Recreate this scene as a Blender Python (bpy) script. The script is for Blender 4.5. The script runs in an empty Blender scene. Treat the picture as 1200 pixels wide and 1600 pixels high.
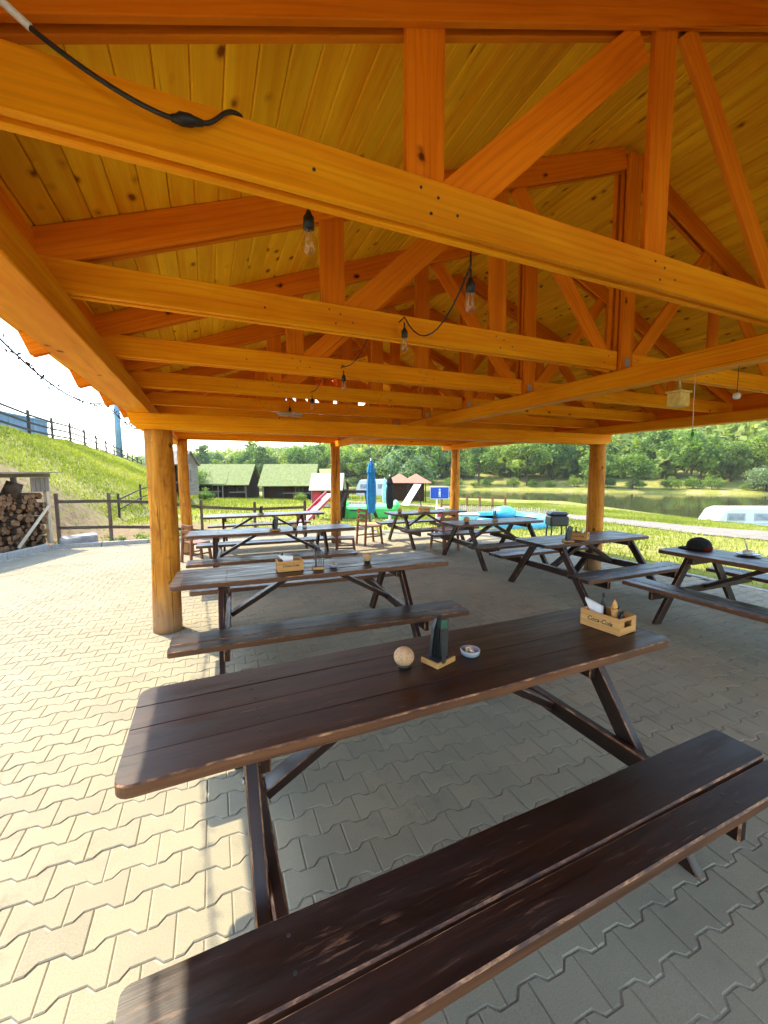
import bpy, bmesh, math, random
import numpy as np
from mathutils import Vector, Matrix

random.seed(7)
rng = np.random.default_rng(7)
scene = bpy.context.scene
col = scene.collection
R = math.radians

# ------------------------------------------------------------------ camera
CAM_H = 1.70
YAW, PITCH, ROLL, F_PX = R(23.65), R(-5.563), R(-0.291), 631.84


def cam_axes():
    cy, sy = math.cos(YAW), math.sin(YAW)
    f = Vector((sy * math.cos(PITCH), cy * math.cos(PITCH), math.sin(PITCH)))
    r0 = Vector((cy, -sy, 0))
    u0 = r0.cross(f)
    r = math.cos(ROLL) * r0 + math.sin(ROLL) * u0
    u = -math.sin(ROLL) * r0 + math.cos(ROLL) * u0
    return r, u, f


CR, CU, CF = cam_axes()
cd = bpy.data.cameras.new('camera')
cam = bpy.data.objects.new('camera', cd)
col.objects.link(cam)
cam.matrix_world = Matrix(((CR.x, CU.x, -CF.x, 0), (CR.y, CU.y, -CF.y, 0), (CR.z, CU.z, -CF.z, CAM_H), (0, 0, 0, 1)))
cd.sensor_fit = 'VERTICAL'
cd.sensor_height = 36.0
cd.lens = F_PX / 1600 * 36.0
cd.clip_start = 0.02
cd.clip_end = 3000
scene.camera = cam

# ------------------------------------------------------------------ light
SUN_DIR = Vector((-0.42, 0.65, 1.0)).normalized()      # towards the sun
SUN_EL = math.asin(SUN_DIR.z)
SUN_AZ = math.atan2(SUN_DIR.x, SUN_DIR.y)
w = bpy.data.worlds.new('World')
scene.world = w
w.use_nodes = True
nt = w.node_tree
sky = nt.nodes.new('ShaderNodeTexSky')
sky.sky_type = 'NISHITA'
sky.sun_disc = False
sky.sun_elevation = SUN_EL
sky.sun_rotation = SUN_AZ
sky.air_density = 1.35
sky.dust_density = 1.1
sky.ozone_density = 1.2
bg = nt.nodes['Background']
bg.inputs['Strength'].default_value = 0.15
nt.links.new(sky.outputs[0], bg.inputs[0])
sl = bpy.data.lights.new('sun', 'SUN')
sl.energy = 2.0
sl.angle = R(0.55)
sl.color = (1.0, 0.88, 0.64)
so = bpy.data.objects.new('sun', sl)
so.rotation_euler = SUN_DIR.to_track_quat('Z', 'Y').to_euler()
so.location = (-20, 30, 40)
col.objects.link(so)
vs = scene.view_settings
vs.view_transform = 'Standard'
vs.look = 'None'
vs.gamma = 1.0
vs.exposure = 2.5
vs.use_curve_mapping = False
scene.cycles.use_adaptive_sampling = True
scene.cycles.adaptive_threshold = 0.02
scene.cycles.max_bounces = 9
scene.cycles.diffuse_bounces = 5
scene.cycles.glossy_bounces = 4
scene.cycles.transmission_bounces = 6
scene.cycles.transparent_max_bounces = 8
scene.cycles.use_denoising = True
scene.cycles.sample_clamp_indirect = 8.0

# ------------------------------------------------------------------ materials
MATS = {}


class NT:
    def __init__(s, name):
        s.m = bpy.data.materials.new(name)
        s.m.use_nodes = True
        s.t = s.m.node_tree
        s.b = s.t.nodes['Principled BSDF']
        MATS[name] = s.m

    def n(s, kind, **kw):
        x = s.t.nodes.new('ShaderNode' + kind)
        for k, v in kw.items():
            if k in x.inputs:
                x.inputs[k].default_value = v
            else:
                setattr(x, k, v)
        return x

    def l(s, a, b):
        s.t.links.new(a, b)

    def ramp(s, fac, stops, interp='LINEAR'):
        r = s.n('ValToRGB')
        cr = r.color_ramp
        cr.interpolation = interp
        while len(cr.elements) < len(stops):
            cr.elements.new(0.5)
        for e, (p, c) in zip(cr.elements, stops):
            e.position = p
            e.color = (*c, 1) if len(c) == 3 else c
        s.l(fac, r.inputs[0])
        return r.outputs[0]

    def mix(s, fac, a, b, mode='MIX'):
        x = s.n('Mix', data_type='RGBA', blend_type=mode)
        for sock, v in ((x.inputs[0], fac), (x.inputs[6], a), (x.inputs[7], b)):
            if hasattr(v, 'links') or hasattr(v, 'is_linked'):
                s.l(v, sock)
            elif isinstance(v, (int, float)):
                sock.default_value = v
            else:
                sock.default_value = (*v, 1)
        return x.outputs[2]

    def math(s, op, a, b=0.0, clamp=False):
        x = s.n('Math', operation=op, use_clamp=clamp)
        for i, v in enumerate((a, b)):
            if hasattr(v, 'is_linked'):
                s.l(v, x.inputs[i])
            else:
                x.inputs[i].default_value = v
        return x.outputs[0]

    def objcoord(s, rand=True):
        tc = s.n('TexCoord')
        if not rand:
            return tc.outputs['Object']
        oi = s.n('ObjectInfo')
        a = s.n('VectorMath', operation='SCALE')
        a.inputs[0].default_value = (37.0, 19.0, 11.0)
        s.l(oi.outputs['Random'], a.inputs['Scale'])
        b = s.n('VectorMath', operation='ADD')
        s.l(tc.outputs['Object'], b.inputs[0])
        s.l(a.outputs[0], b.inputs[1])
        s.rnd = oi.outputs['Random']
        return b.outputs[0]

    def mapped(s, vec, scale):
        mp = s.n('Mapping')
        mp.inputs['Scale'].default_value = scale
        s.l(vec, mp.inputs[0])
        return mp.outputs[0]

    def noise(s, vec, scale, detail=4.0, rough=0.55, dist=0.0):
        x = s.n('TexNoise')
        x.inputs['Scale'].default_value = scale
        x.inputs['Detail'].default_value = detail
        x.inputs['Roughness'].default_value = rough
        x.inputs['Distortion'].default_value = dist
        if vec is not None:
            s.l(vec, x.inputs['Vector'])
        return x.outputs[0]

    def bump(s, h, strength, dist=0.002):
        x = s.n('Bump')
        x.inputs['Strength'].default_value = strength
        x.inputs['Distance'].default_value = dist
        s.l(h, x.inputs['Height'])
        s.l(x.outputs[0], s.b.inputs['Normal'])

    def out(s, color, rough=0.6, spec=0.4, metal=0.0):
        if hasattr(color, 'is_linked'):
            s.l(color, s.b.inputs['Base Color'])
        else:
            s.b.inputs['Base Color'].default_value = (*color, 1)
        if hasattr(rough, 'is_linked'):
            s.l(rough, s.b.inputs['Roughness'])
        else:
            s.b.inputs['Roughness'].default_value = rough
        s.b.inputs['Specular IOR Level'].default_value = spec
        s.b.inputs['Metallic'].default_value = metal
        return s.m


def wood(name, dark, light, rough=0.55, spec=0.35, knots=None, tone=0.25, stretch=14.0, scale=3.0, bump=0.25, rings=True, wear=None, grain=0.55, ring=0.30):
    t = NT(name)
    v = t.objcoord()
    a = t.noise(t.mapped(v, (0.35, stretch * 0.35, stretch * 0.35)), scale, 5, 0.6, 0.6)
    c = t.ramp(a, [(0.30, dark), (0.72, light)])
    g = t.noise(t.mapped(v, (0.8, 55, 55)), scale, 3, 0.6)
    c = t.mix(grain, c, t.ramp(g, [(0.3, (0.62, 0.56, 0.5)), (0.62, (1, 1, 1))]), 'MULTIPLY')
    if rings:
        wv = t.n('TexWave', wave_type='BANDS', bands_direction='Z')
        wv.inputs['Scale'].default_value = 5.0
        wv.inputs['Distortion'].default_value = 9.0
        wv.inputs['Detail'].default_value = 2.0
        wv.inputs['Detail Scale'].default_value = 0.8
        t.l(t.mapped(v, (0.35, 2.2, 2.2)), wv.inputs[0])
        c = t.mix(ring, c, t.ramp(wv.outputs[0], [(0.0, (0.62, 0.52, 0.44)), (0.45, (1, 1, 1))]), 'MULTIPLY')
    bt = t.noise(t.mapped(v, (0.5, 2.0, 2.0)), 1.6, 4, 0.6)
    c = t.mix(0.8, c, t.ramp(bt, [(0.32, (0.86, 0.78, 0.70)), (0.5, (1, 1, 1)), (0.7, (1.06, 1.10, 1.05))]), 'MULTIPLY')
    ck = t.noise(t.mapped(v, (0.30, 26, 26)), 2.2, 2, 0.5, 0.3)
    c = t.mix(t.ramp(ck, [(0.70, (0, 0, 0)), (0.735, (0.6,) * 3)]), c, tuple(x_ * 0.35 for x_ in dark))
    if knots:
        ks, kr, kc = knots
        vo = t.n('TexVoronoi')
        vo.inputs['Scale'].default_value = ks
        t.l(t.mapped(v, (0.62, 1, 1)), vo.inputs['Vector'])
        kn = t.noise(v, 40, 2)
        d = t.math('ADD', vo.outputs['Distance'], t.math('MULTIPLY', t.math('SUBTRACT', kn, 0.5), 0.11))
        m = t.ramp(d, [(0.0, (1, 1, 1)), (kr * 0.55, (1, 1, 1)), (kr, (0.25, 0.25, 0.25)), (kr * 1.5, (0, 0, 0))])
        c = t.mix(m, c, kc)
    if wear:
        wn = t.noise(t.mapped(v, (1.6, 20, 20)), 3.0, 7, 0.72, 0.5)
        wb = t.noise(v, 3.0, 3, 0.6)
        wm = t.math('MULTIPLY', t.ramp(wn, [(0.57, (0, 0, 0)), (0.66, (1, 1, 1))]), t.ramp(wb, [(0.44, (0, 0, 0)), (0.60, (0.85,) * 3)]))
        c = t.mix(wm, c, wear)
    rn = t.ramp(t.rnd, [(0, (1 - tone,) * 3), (1, (1 + tone * 0.4,) * 3)])
    c = t.mix(1.0, c, rn, 'MULTIPLY')
    t.bump(g, bump, 0.001)
    if wear:
        rough = t.ramp(t.noise(t.mapped(v, (0.8, 5, 5)), 3.0, 5, 0.65), [(0.3, (rough - 0.12,) * 3), (0.7, (rough + 0.16,) * 3)])
    return t.out(c, rough, spec)


wood('beam_wood', (0.86, 0.265, 0.004), (0.99, 0.43, 0.010), 0.55, 0.06, (4.2, 0.062, (0.16, 0.028, 0.004)), 0.12, grain=0.25, ring=0.22)
wood('web_wood', (0.70, 0.165, 0.003), (0.88, 0.27, 0.008), 0.55, 0.06, (4.2, 0.07, (0.12, 0.020, 0.003)), 0.16, grain=0.25, ring=0.22)
wood('board_wood', (0.86, 0.36, 0.006), (1.0, 0.60, 0.018), 0.55, 0.06, (9.0, 0.155, (0.24, 0.062, 0.006)), 0.13, 14, 3.0, grain=0.22, ring=0.12)
wood('table_wood', (0.007, 0.003, 0.0026), (0.044, 0.0155, 0.009), 0.40, 0.38, (3.5, 0.07, (0.012, 0.006, 0.005)), 0.3, 12, 3.0, 0.6, True, (0.095, 0.040, 0.022))
wood('bench_wood', (0.0075, 0.004, 0.0034), (0.034, 0.0142, 0.0100), 0.40, 0.36, (4.5, 0.05, (0.14, 0.055, 0.025)), 0.3, 12, 3.0, 0.6, True, (0.17, 0.085, 0.048))
wood('crate_wood', (0.50, 0.24, 0.07), (0.70, 0.38, 0.13), 0.6, 0.3, None, 0.1)
wood('grey_wood', (0.14, 0.12, 0.095), (0.30, 0.26, 0.21), 0.8, 0.2, None, 0.3)
wood('dark_fence_wood', (0.035, 0.028, 0.022), (0.085, 0.068, 0.052), 0.8, 0.2, None, 0.3)
wood('weathered_wood', (0.075, 0.056, 0.040), (0.17, 0.135, 0.10), 0.85, 0.15, None, 0.3)
wood('pale_wood', (0.50, 0.42, 0.30), (0.72, 0.63, 0.48), 0.7, 0.2, None, 0.2)
wood('chair_wood', (0.19, 0.07, 0.032), (0.32, 0.14, 0.07), 0.5, 0.3, None, 0.2)


def worn_edges():
    t = NT('worn_edge')
    v = t.objcoord()
    n = t.noise(t.mapped(v, (3, 9, 9)), 4, 5, 0.7)
    c = t.ramp(n, [(0.40, (0.055, 0.022, 0.013)), (0.52, (0.17, 0.07, 0.03)), (0.66, (0.45, 0.24, 0.11))])
    t.out(c, 0.55, 0.4)


worn_edges()
wood('edge_wood', (0.055, 0.020, 0.010), (0.20, 0.080, 0.030), 0.5, 0.4, None, 0.2, 12, 3.0, 0.4)


def post_mat():
    t = NT('post_wood')
    v = t.objcoord()
    a = t.noise(t.mapped(v, (6, 6, 0.8)), 2.4, 6, 0.6, 0.8)
    c = t.ramp(a, [(0.28, (0.27, 0.088, 0.010)), (0.5, (0.50, 0.185, 0.016)), (0.72, (0.66, 0.29, 0.035))])
    b = t.noise(v, 9, 5, 0.65)
    c = t.mix(t.ramp(b, [(0.55, (0, 0, 0)), (0.7, (0.7, 0.7, 0.7))]), c, (0.24, 0.085, 0.015))
    ge = t.n('TexCoord')
    sx = t.n('SeparateXYZ')
    t.l(ge.outputs['Object'], sx.inputs[0])
    h = t.math('ADD', sx.outputs[2], t.math('MULTIPLY', t.math('SUBTRACT', b, 0.5), 0.9))
    c = t.mix(t.ramp(h, [(0.05, (0.75,) * 3), (0.55, (0, 0, 0))]), c, (0.24, 0.17, 0.11))   # weathered foot, bleached and dirty
    vo = t.n('TexVoronoi')
    vo.inputs['Scale'].default_value = 4.0
    t.l(t.mapped(v, (1, 1, 0.8)), vo.inputs['Vector'])
    c = t.mix(t.ramp(vo.outputs['Distance'], [(0.05, (1, 1, 1)), (0.12, (0, 0, 0))]), c, (0.09, 0.025, 0.008))
    ck = t.noise(t.mapped(v, (22, 22, 0.5)), 1.6, 2, 0.5, 0.3)
    c = t.mix(t.ramp(ck, [(0.66, (0, 0, 0)), (0.70, (0.85,) * 3)]), c, (0.07, 0.028, 0.01))
    t.bump(a, 0.6, 0.008)
    t.out(c, 0.65, 0.15)


post_mat()


def paver_mat():
    t = NT('paver_concrete')
    g = t.n('NewGeometry')
    at = t.n('Attribute', attribute_name='tint')
    v = g.outputs['Position']
    fine = t.noise(v, 220, 4, 0.7)
    c = t.ramp(fine, [(0.25, (0.205, 0.184, 0.132)), (0.5, (0.284, 0.255, 0.182)), (0.75, (0.348, 0.312, 0.222))])
    big = t.noise(v, 0.9, 4, 0.6)
    c = t.mix(0.7, c, t.ramp(big, [(0.3, (0.78, 0.77, 0.76)), (0.65, (1.06, 1.05, 1.02))]), 'MULTIPLY')
    c = t.mix(1.0, c, t.ramp(at.outputs['Fac'], [(0, (0.88, 0.88, 0.89)), (0.5, (0.98, 0.975, 0.97)), (1, (1.07, 1.05, 1.0))]), 'MULTIPLY')
    stain = t.noise(v, 7.5, 5, 0.65)
    stain2 = t.noise(v, 1.3, 2, 0.5)
    sm = t.math('MULTIPLY', t.ramp(stain, [(0.53, (0, 0, 0)), (0.68, (1, 1, 1))]), t.ramp(stain2, [(0.46, (0, 0, 0)), (0.60, (0.42,) * 3)]))
    c = t.mix(sm, c, (0.12, 0.11, 0.095))
    t.bump(fine, 0.35, 0.0015)
    t.out(c, 0.95, 0.12)


paver_mat()


def noisy(name, c1, c2, scale=30, rough=0.8, spec=0.25, bump=0.0, detail=4, pos=False, metal=0.0):
    t = NT(name)
    if pos:
        v = t.n('NewGeometry').outputs['Position']
    else:
        v = t.objcoord()
    n = t.noise(v, scale, detail, 0.6)
    c = t.ramp(n, [(0.3, c1), (0.7, c2)])
    if bump:
        t.bump(n, bump, 0.004)
    return t.out(c, rough, spec, metal)


noisy('joint_sand', (0.30, 0.275, 0.215), (0.43, 0.395, 0.31), 120, 0.95, 0.1, 0.3, pos=True)
noisy('kerb_concrete', (0.27, 0.26, 0.24), (0.40, 0.39, 0.36), 25, 0.9, 0.2, 0.3, pos=True)
noisy('roof_tile', (0.17, 0.055, 0.03), (0.29, 0.10, 0.055), 12, 0.75, 0.3, 0.2)
noisy('light_seal_deck', (0.20, 0.13, 0.07), (0.30, 0.20, 0.11), 12, 0.9, 0.1)
noisy('black_rubber', (0.010, 0.010, 0.010), (0.020, 0.020, 0.020), 60, 0.45, 0.4)
noisy('black_metal', (0.012, 0.012, 0.013), (0.028, 0.027, 0.027), 30, 0.45, 0.5)
noisy('grey_metal', (0.30, 0.31, 0.32), (0.46, 0.47, 0.48), 40, 0.45, 0.5, metal=0.6)
noisy('white_paint', (0.58, 0.58, 0.57), (0.68, 0.68, 0.67), 20, 0.45, 0.4)
noisy('paper', (0.74, 0.74, 0.75), (0.84, 0.84, 0.84), 60, 0.9, 0.1)
noisy('cotton_strap', (0.55, 0.54, 0.50), (0.78, 0.77, 0.72), 200, 0.9, 0.1)
noisy('clay', (0.36, 0.20, 0.10), (0.58, 0.36, 0.19), 90, 0.7, 0.25, 0.4)
noisy('menu_card', (0.01, 0.05, 0.03), (0.05, 0.16, 0.11), 60, 0.4, 0.4)
noisy('ash_filling', (0.42, 0.24, 0.13), (0.75, 0.58, 0.42), 160, 0.9, 0.1)
noisy('yellow_wood', (0.55, 0.38, 0.10), (0.74, 0.56, 0.20), 30, 0.6, 0.3)
noisy('blue_fabric', (0.012, 0.13, 0.36), (0.02, 0.22, 0.52), 12, 0.8, 0.2)
noisy('black_fabric', (0.008, 0.008, 0.009), (0.022, 0.022, 0.024), 30, 0.9, 0.15)
noisy('red_fabric', (0.25, 0.02, 0.012), (0.42, 0.04, 0.02), 30, 0.8, 0.2)
noisy('sign_blue', (0.008, 0.05, 0.34), (0.012, 0.07, 0.42), 10, 0.4, 0.4)
noisy('play_green', (0.06, 0.48, 0.10), (0.09, 0.62, 0.14), 10, 0.5, 0.4)
noisy('play_red', (0.42, 0.03, 0.05), (0.58, 0.05, 0.08), 10, 0.4, 0.4)
noisy('play_yellow', (0.62, 0.50, 0.06), (0.75, 0.62, 0.10), 10, 0.4, 0.4)
noisy('pool_blue', (0.06, 0.38, 0.62), (0.10, 0.52, 0.78), 6, 0.3, 0.5)
noisy('pool_teal', (0.20, 0.52, 0.56), (0.38, 0.70, 0.70), 6, 0.4, 0.4)
noisy('cabin_roof', (0.15, 0.17, 0.065), (0.26, 0.285, 0.12), 5, 0.9, 0.1)
noisy('cabin_wall', (0.030, 0.016, 0.010), (0.075, 0.038, 0.022), 8, 0.9, 0.1)
noisy('pale_roof', (0.42, 0.38, 0.33), (0.58, 0.54, 0.48), 14, 0.9, 0.1)
noisy('red_roof', (0.34, 0.13, 0.085), (0.50, 0.22, 0.15), 14, 0.9, 0.1)
noisy('dark_glass', (0.010, 0.012, 0.014), (0.02, 0.024, 0.028), 3, 0.08, 0.6)
noisy('grey_window', (0.20, 0.22, 0.25), (0.34, 0.36, 0.40), 3, 0.2, 0.6)
noisy('blue_steel', (0.10, 0.19, 0.27), (0.15, 0.27, 0.37), 3, 0.5, 0.4)
noisy('blue_wall', (0.12, 0.18, 0.25), (0.18, 0.25, 0.33), 3, 0.8, 0.2)
noisy('bridge_steel', (0.05, 0.10, 0.13), (0.09, 0.15, 0.18), 2, 0.7, 0.3)
noisy('bark', (0.035, 0.024, 0.016), (0.10, 0.07, 0.05), 8, 0.95, 0.1, 0.4)
noisy('cut_wood', (0.07, 0.038, 0.02), (0.28, 0.15, 0.075), 9, 0.9, 0.1)
noisy('dirt_path', (0.15, 0.13, 0.108), (0.235, 0.205, 0.172), 3, 0.95, 0.1, 0.2, pos=True)
noisy('earth', (0.17, 0.11, 0.065), (0.33, 0.23, 0.14), 2.2, 0.95, 0.1, 0.3, 6, pos=True)
noisy('stone', (0.20, 0.195, 0.19), (0.36, 0.35, 0.34), 6, 0.9, 0.2, 0.3)


def glass_mat():
    t = NT('bulb_glass')
    t.out((0.95, 0.93, 0.88), 0.03, 0.5)
    tr = t.n('BsdfTransparent')
    tr.inputs[0].default_value = (0.97, 0.96, 0.93, 1)
    gl = t.n('BsdfGlossy')
    gl.inputs['Roughness'].default_value = 0.03
    lw = t.n('LayerWeight')
    lw.inputs[0].default_value = 0.35
    mx = t.n('MixShader')
    t.l(t.ramp(lw.outputs['Facing'], [(0.0, (0.07,) * 3), (0.75, (0.22,) * 3), (1.0, (0.85,) * 3)]), mx.inputs[0])
    t.l(tr.outputs[0], mx.inputs[1])
    t.l(gl.outputs[0], mx.inputs[2])
    t.l(mx.outputs[0], t.t.nodes['Material Output'].inputs[0])


glass_mat()
noisy('filament', (0.55, 0.36, 0.14), (0.75, 0.52, 0.22), 60, 0.4, 0.5)


def leaf_mat(name, stops, trans=0.35):
    t = NT(name)
    at = t.n('Attribute', attribute_name='tint')
    oi = t.n('ObjectInfo')
    c = t.ramp(at.outputs['Fac'], stops)
    c = t.mix(1.0, c, t.ramp(oi.outputs['Random'], [(0, (0.62, 0.76, 0.80)), (0.35, (1.05, 1.0, 0.9)), (0.7, (0.85, 0.95, 1.0)), (1, (1.5, 1.25, 0.85))]), 'MULTIPLY')
    t.out(c, 0.55, 0.25)
    tl = t.n('BsdfTranslucent')
    t.l(t.mix(1.0, c, (1.5, 1.7, 0.7), 'MULTIPLY'), tl.inputs[0])
    mx = t.n('MixShader')
    mx.inputs[0].default_value = trans
    t.l(t.b.outputs[0], mx.inputs[1])
    t.l(tl.outputs[0], mx.inputs[2])
    t.l(mx.outputs[0], t.t.nodes['Material Output'].inputs[0])


leaf_mat('leaf_green', [(0, (0.042, 0.085, 0.014)), (0.5, (0.115, 0.185, 0.028)), (1, (0.22, 0.29, 0.052))])
leaf_mat('leaf_willow', [(0, (0.085, 0.115, 0.050)), (0.5, (0.15, 0.19, 0.085)), (1, (0.24, 0.28, 0.14))])
leaf_mat('leaf_forest', [(0, (0.048, 0.092, 0.024)), (0.5, (0.112, 0.172, 0.040)), (1, (0.195, 0.255, 0.064))])
leaf_mat('grass_blades', [(0, (0.125, 0.140, 0.018)), (0.4, (0.22, 0.222, 0.032)), (0.75, (0.32, 0.285, 0.060)), (1, (0.40, 0.32, 0.14))], 0.4)


def ground_mat():
    t = NT('meadow')
    v = t.n('NewGeometry').outputs['Position']
    a = t.noise(v, 0.35, 6, 0.65)
    b = t.noise(v, 3.5, 5, 0.65)
    c = t.ramp(b, [(0.3, (0.11, 0.120, 0.022)), (0.55, (0.20, 0.20, 0.036)), (0.75, (0.28, 0.26, 0.065))])
    dry = t.math('MULTIPLY', t.ramp(a, [(0.48, (0, 0, 0)), (0.62, (0.85,) * 3)]), t.ramp(b, [(0.35, (0.3,) * 3), (0.6, (1, 1, 1))]))
    c = t.mix(dry, c, (0.31, 0.25, 0.125))
    ea = t.n('Attribute', attribute_name='earth')
    eb = t.math('MULTIPLY', ea.outputs['Fac'], t.ramp(b, [(0.3, (0.45,) * 3), (0.55, (1, 1, 1))]))
    c = t.mix(eb, c, t.ramp(t.noise(v, 5.0, 5, 0.7), [(0.3, (0.085, 0.055, 0.032)), (0.7, (0.24, 0.16, 0.095))]))
    t.bump(b, 0.6, 0.08)
    t.out(c, 0.95, 0.1)


ground_mat()


def water_mat():
    t = NT('river_water')
    v = t.n('NewGeometry').outputs['Position']
    n = t.noise(t.mapped(v, (0.5, 0.5, 1)), 0.9, 3, 0.5)
    t.bump(n, 0.06, 0.25)
    t.out((0.050, 0.054, 0.020), 0.06, 0.5)


water_mat()

# ------------------------------------------------------------------ mesh helpers


def link(o, parent=None):
    col.objects.link(o)
    if parent is not None:
        o.parent = parent
    return o


def tag(o, label=None, cat=None, group=None, kind=None):
    if label:
        o['label'] = label
    if cat:
        o['category'] = cat
    if group:
        o['group'] = group
    if kind:
        o['kind'] = kind
    return o


def empty(name, loc=(0, 0, 0), rz=0.0, parent=None):
    o = bpy.data.objects.new(name, None)
    o.empty_display_size = 0.1
    o.location = loc
    o.rotation_euler = (0, 0, rz)
    return link(o, parent)


def thing(name, label, cat, loc=(0, 0, 0), rz=0.0, group=None):
    return tag(empty(name, loc, rz), label, cat, group)


def to_obj(name, bm, mats, parent=None, loc=(0, 0, 0), smooth=False, rz=0.0):
    me = bpy.data.meshes.new(name)
    if smooth:
        for f in bm.faces:
            f.smooth = True
    bm.to_mesh(me)
    bm.free()
    for m in (mats if isinstance(mats, (list, tuple)) else [mats]):
        me.materials.append(MATS[m])
    o = bpy.data.objects.new(name, me)
    o.location = loc
    o.rotation_euler = (0, 0, rz)
    return link(o, parent)


BOX_CACHE = {}


def box_mesh(l, wd, h, mat, bevel=0.004, worn=None, segs=1):
    """A box centred on its own middle, long side along X, edges chamfered."""
    key = (round(l, 4), round(wd, 4), round(h, 4), mat, bevel, worn, segs)
    if key in BOX_CACHE:
        return BOX_CACHE[key]
    bm = bmesh.new()
    bmesh.ops.create_cube(bm, size=1.0)
    bmesh.ops.scale(bm, vec=(l, wd, h), verts=bm.verts)
    if bevel:
        res = bmesh.ops.bevel(bm, geom=list(bm.edges), offset=min(bevel, 0.45 * min(l, wd, h)), segments=segs, affect='EDGES', profile=0.5)
        if worn:
            for f in res['faces']:
                f.material_index = 1
    me = bpy.data.meshes.new('box')
    bm.to_mesh(me)
    bm.free()
    me.materials.append(MATS[mat])
    if worn:
        me.materials.append(MATS[worn])
    BOX_CACHE[key] = me
    return me


def box(name, parent, centre, size, mat, bevel=0.004, worn=None, rot=None):
    o = bpy.data.objects.new(name, box_mesh(*size, mat, bevel, worn))
    o.location = centre
    if rot is not None:
        o.rotation_euler = rot
    return link(o, parent)


def beam(name, parent, a, b, h, t, mat, up=(0, 0, 1), bevel=0.005, worn=None, roll=0.0):
    """A bar from a to b; h is its size along 'up', t across it. Grain runs along its local X."""
    a, b = Vector(a), Vector(b)
    x = (b - a)
    l = x.length
    x.normalize()
    z = Vector(up) - x * Vector(up).dot(x)
    z.normalize()
    y = z.cross(x)
    m = Matrix(((x.x, y.x, z.x), (x.y, y.y, z.y), (x.z, y.z, z.z)))
    o = bpy.data.objects.new(name, box_mesh(l, t, h, mat, bevel, worn))
    o.location = (a + b) / 2
    o.rotation_euler = m.to_euler()
    return link(o, parent)


def tube_bm(pts, r, seg=6, bm=None, caps=True):
    bm = bm or bmesh.new()
    pts = [Vector(p) for p in pts]
    rad = r if isinstance(r, (list, tuple)) else [r] * len(pts)
    rings = []
    prev = None
    for i, p in enumerate(pts):
        d = (pts[min(i + 1, len(pts) - 1)] - pts[max(i - 1, 0)]).normalized()
        ref = Vector((0, 0, 1)) if abs(d.z) < 0.9 else Vector((1, 0, 0))
        if prev is None:
            u = d.cross(ref).normalized()
        else:
            u = (prev - d * prev.dot(d)).normalized()
        prev = u
        v = d.cross(u)
        rings.append([bm.verts.new(p + (u * math.cos(k * 2 * math.pi / seg) + v * math.sin(k * 2 * math.pi / seg)) * rad[i]) for k in range(seg)])
    for a, b in zip(rings, rings[1:]):
        for k in range(seg):
            bm.faces.new((a[k], a[(k + 1) % seg], b[(k + 1) % seg], b[k])).smooth = True
    if caps:
        bm.faces.new(rings[0][::-1])
        bm.faces.new(rings[-1])
    return bm

def discs_bm(pts, r, h, seg=8):
    bm = bmesh.new()
    for x, y, z, ax in pts:
        c = Vector((x, y, z))
        tube_bm([c, c + Vector(ax) * h], r, seg, bm)
    return bm


def lathe_bm(profile, seg=20, bm=None, centre=(0, 0, 0), smooth=True):
    bm = bm or bmesh.new()
    c = Vector(centre)
    rings = []
    for r, z in profile:
        rings.append([bm.verts.new(c + Vector((r * math.cos(k * 2 * math.pi / seg), r * math.sin(k * 2 * math.pi / seg), z))) for k in range(seg)])
    for a, b in zip(rings, rings[1:]):
        for k in range(seg):
            bm.faces.new((a[k], a[(k + 1) % seg], b[(k + 1) % seg], b[k])).smooth = smooth
    if profile[0][0] > 1e-4:
        bm.faces.new(rings[0][::-1])
    if profile[-1][0] > 1e-4:
        bm.faces.new(rings[-1])
    bmesh.ops.remove_doubles(bm, verts=bm.verts, dist=1e-5)
    return bm


def bez(p0, p1, p2, p3, n=14):
    out = []
    for i in range(n + 1):
        t = i / n
        out.append(tuple((1 - t) ** 3 * a + 3 * (1 - t) ** 2 * t * b + 3 * (1 - t) * t * t * c + t ** 3 * d for a, b, c, d in zip(p0, p1, p2, p3)))
    return out


def copy_tree(o, parent=None):
    c = o.copy()
    col.objects.link(c)
    c.parent = parent
    for ch in o.children:
        copy_tree(ch, c)
    return c


def raw_mesh(name, verts, faces_flat, nper, mat, tint=None, smooth=False):
    """Fast mesh from numpy arrays: verts (n,3), faces_flat index array, nper vertices per face."""
    me = bpy.data.meshes.new(name)
    nf = len(faces_flat) // nper
    me.vertices.add(len(verts))
    me.vertices.foreach_set('co', np.asarray(verts, dtype=np.float32).ravel())
    me.loops.add(len(faces_flat))
    me.loops.foreach_set('vertex_index', np.asarray(faces_flat, dtype=np.int32))
    me.polygons.add(nf)
    me.polygons.foreach_set('loop_start', np.arange(0, nf * nper, nper, dtype=np.int32))
    me.polygons.foreach_set('loop_total', np.full(nf, nper, dtype=np.int32))
    me.polygons.foreach_set('use_smooth', np.full(nf, smooth, dtype=bool))
    me.update(calc_edges=True)
    if tint is not None:
        at = me.attributes.new('tint', 'FLOAT', 'FACE')
        at.data.foreach_set('value', np.asarray(tint, dtype=np.float32))
    me.materials.append(MATS[mat])
    return me


# ------------------------------------------------------------------ terrain
def sstep(x, a, b):
    t = np.clip((x - a) / (b - a), 0, 1)
    return t * t * (3 - 2 * t)


def near_bank(t):
    return np.interp(t, [-60, -30, -14, -6, 6, 40, 200], [22, 24, 29, 46, 65, 67, 74])


WATER_Z = -2.5


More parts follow.
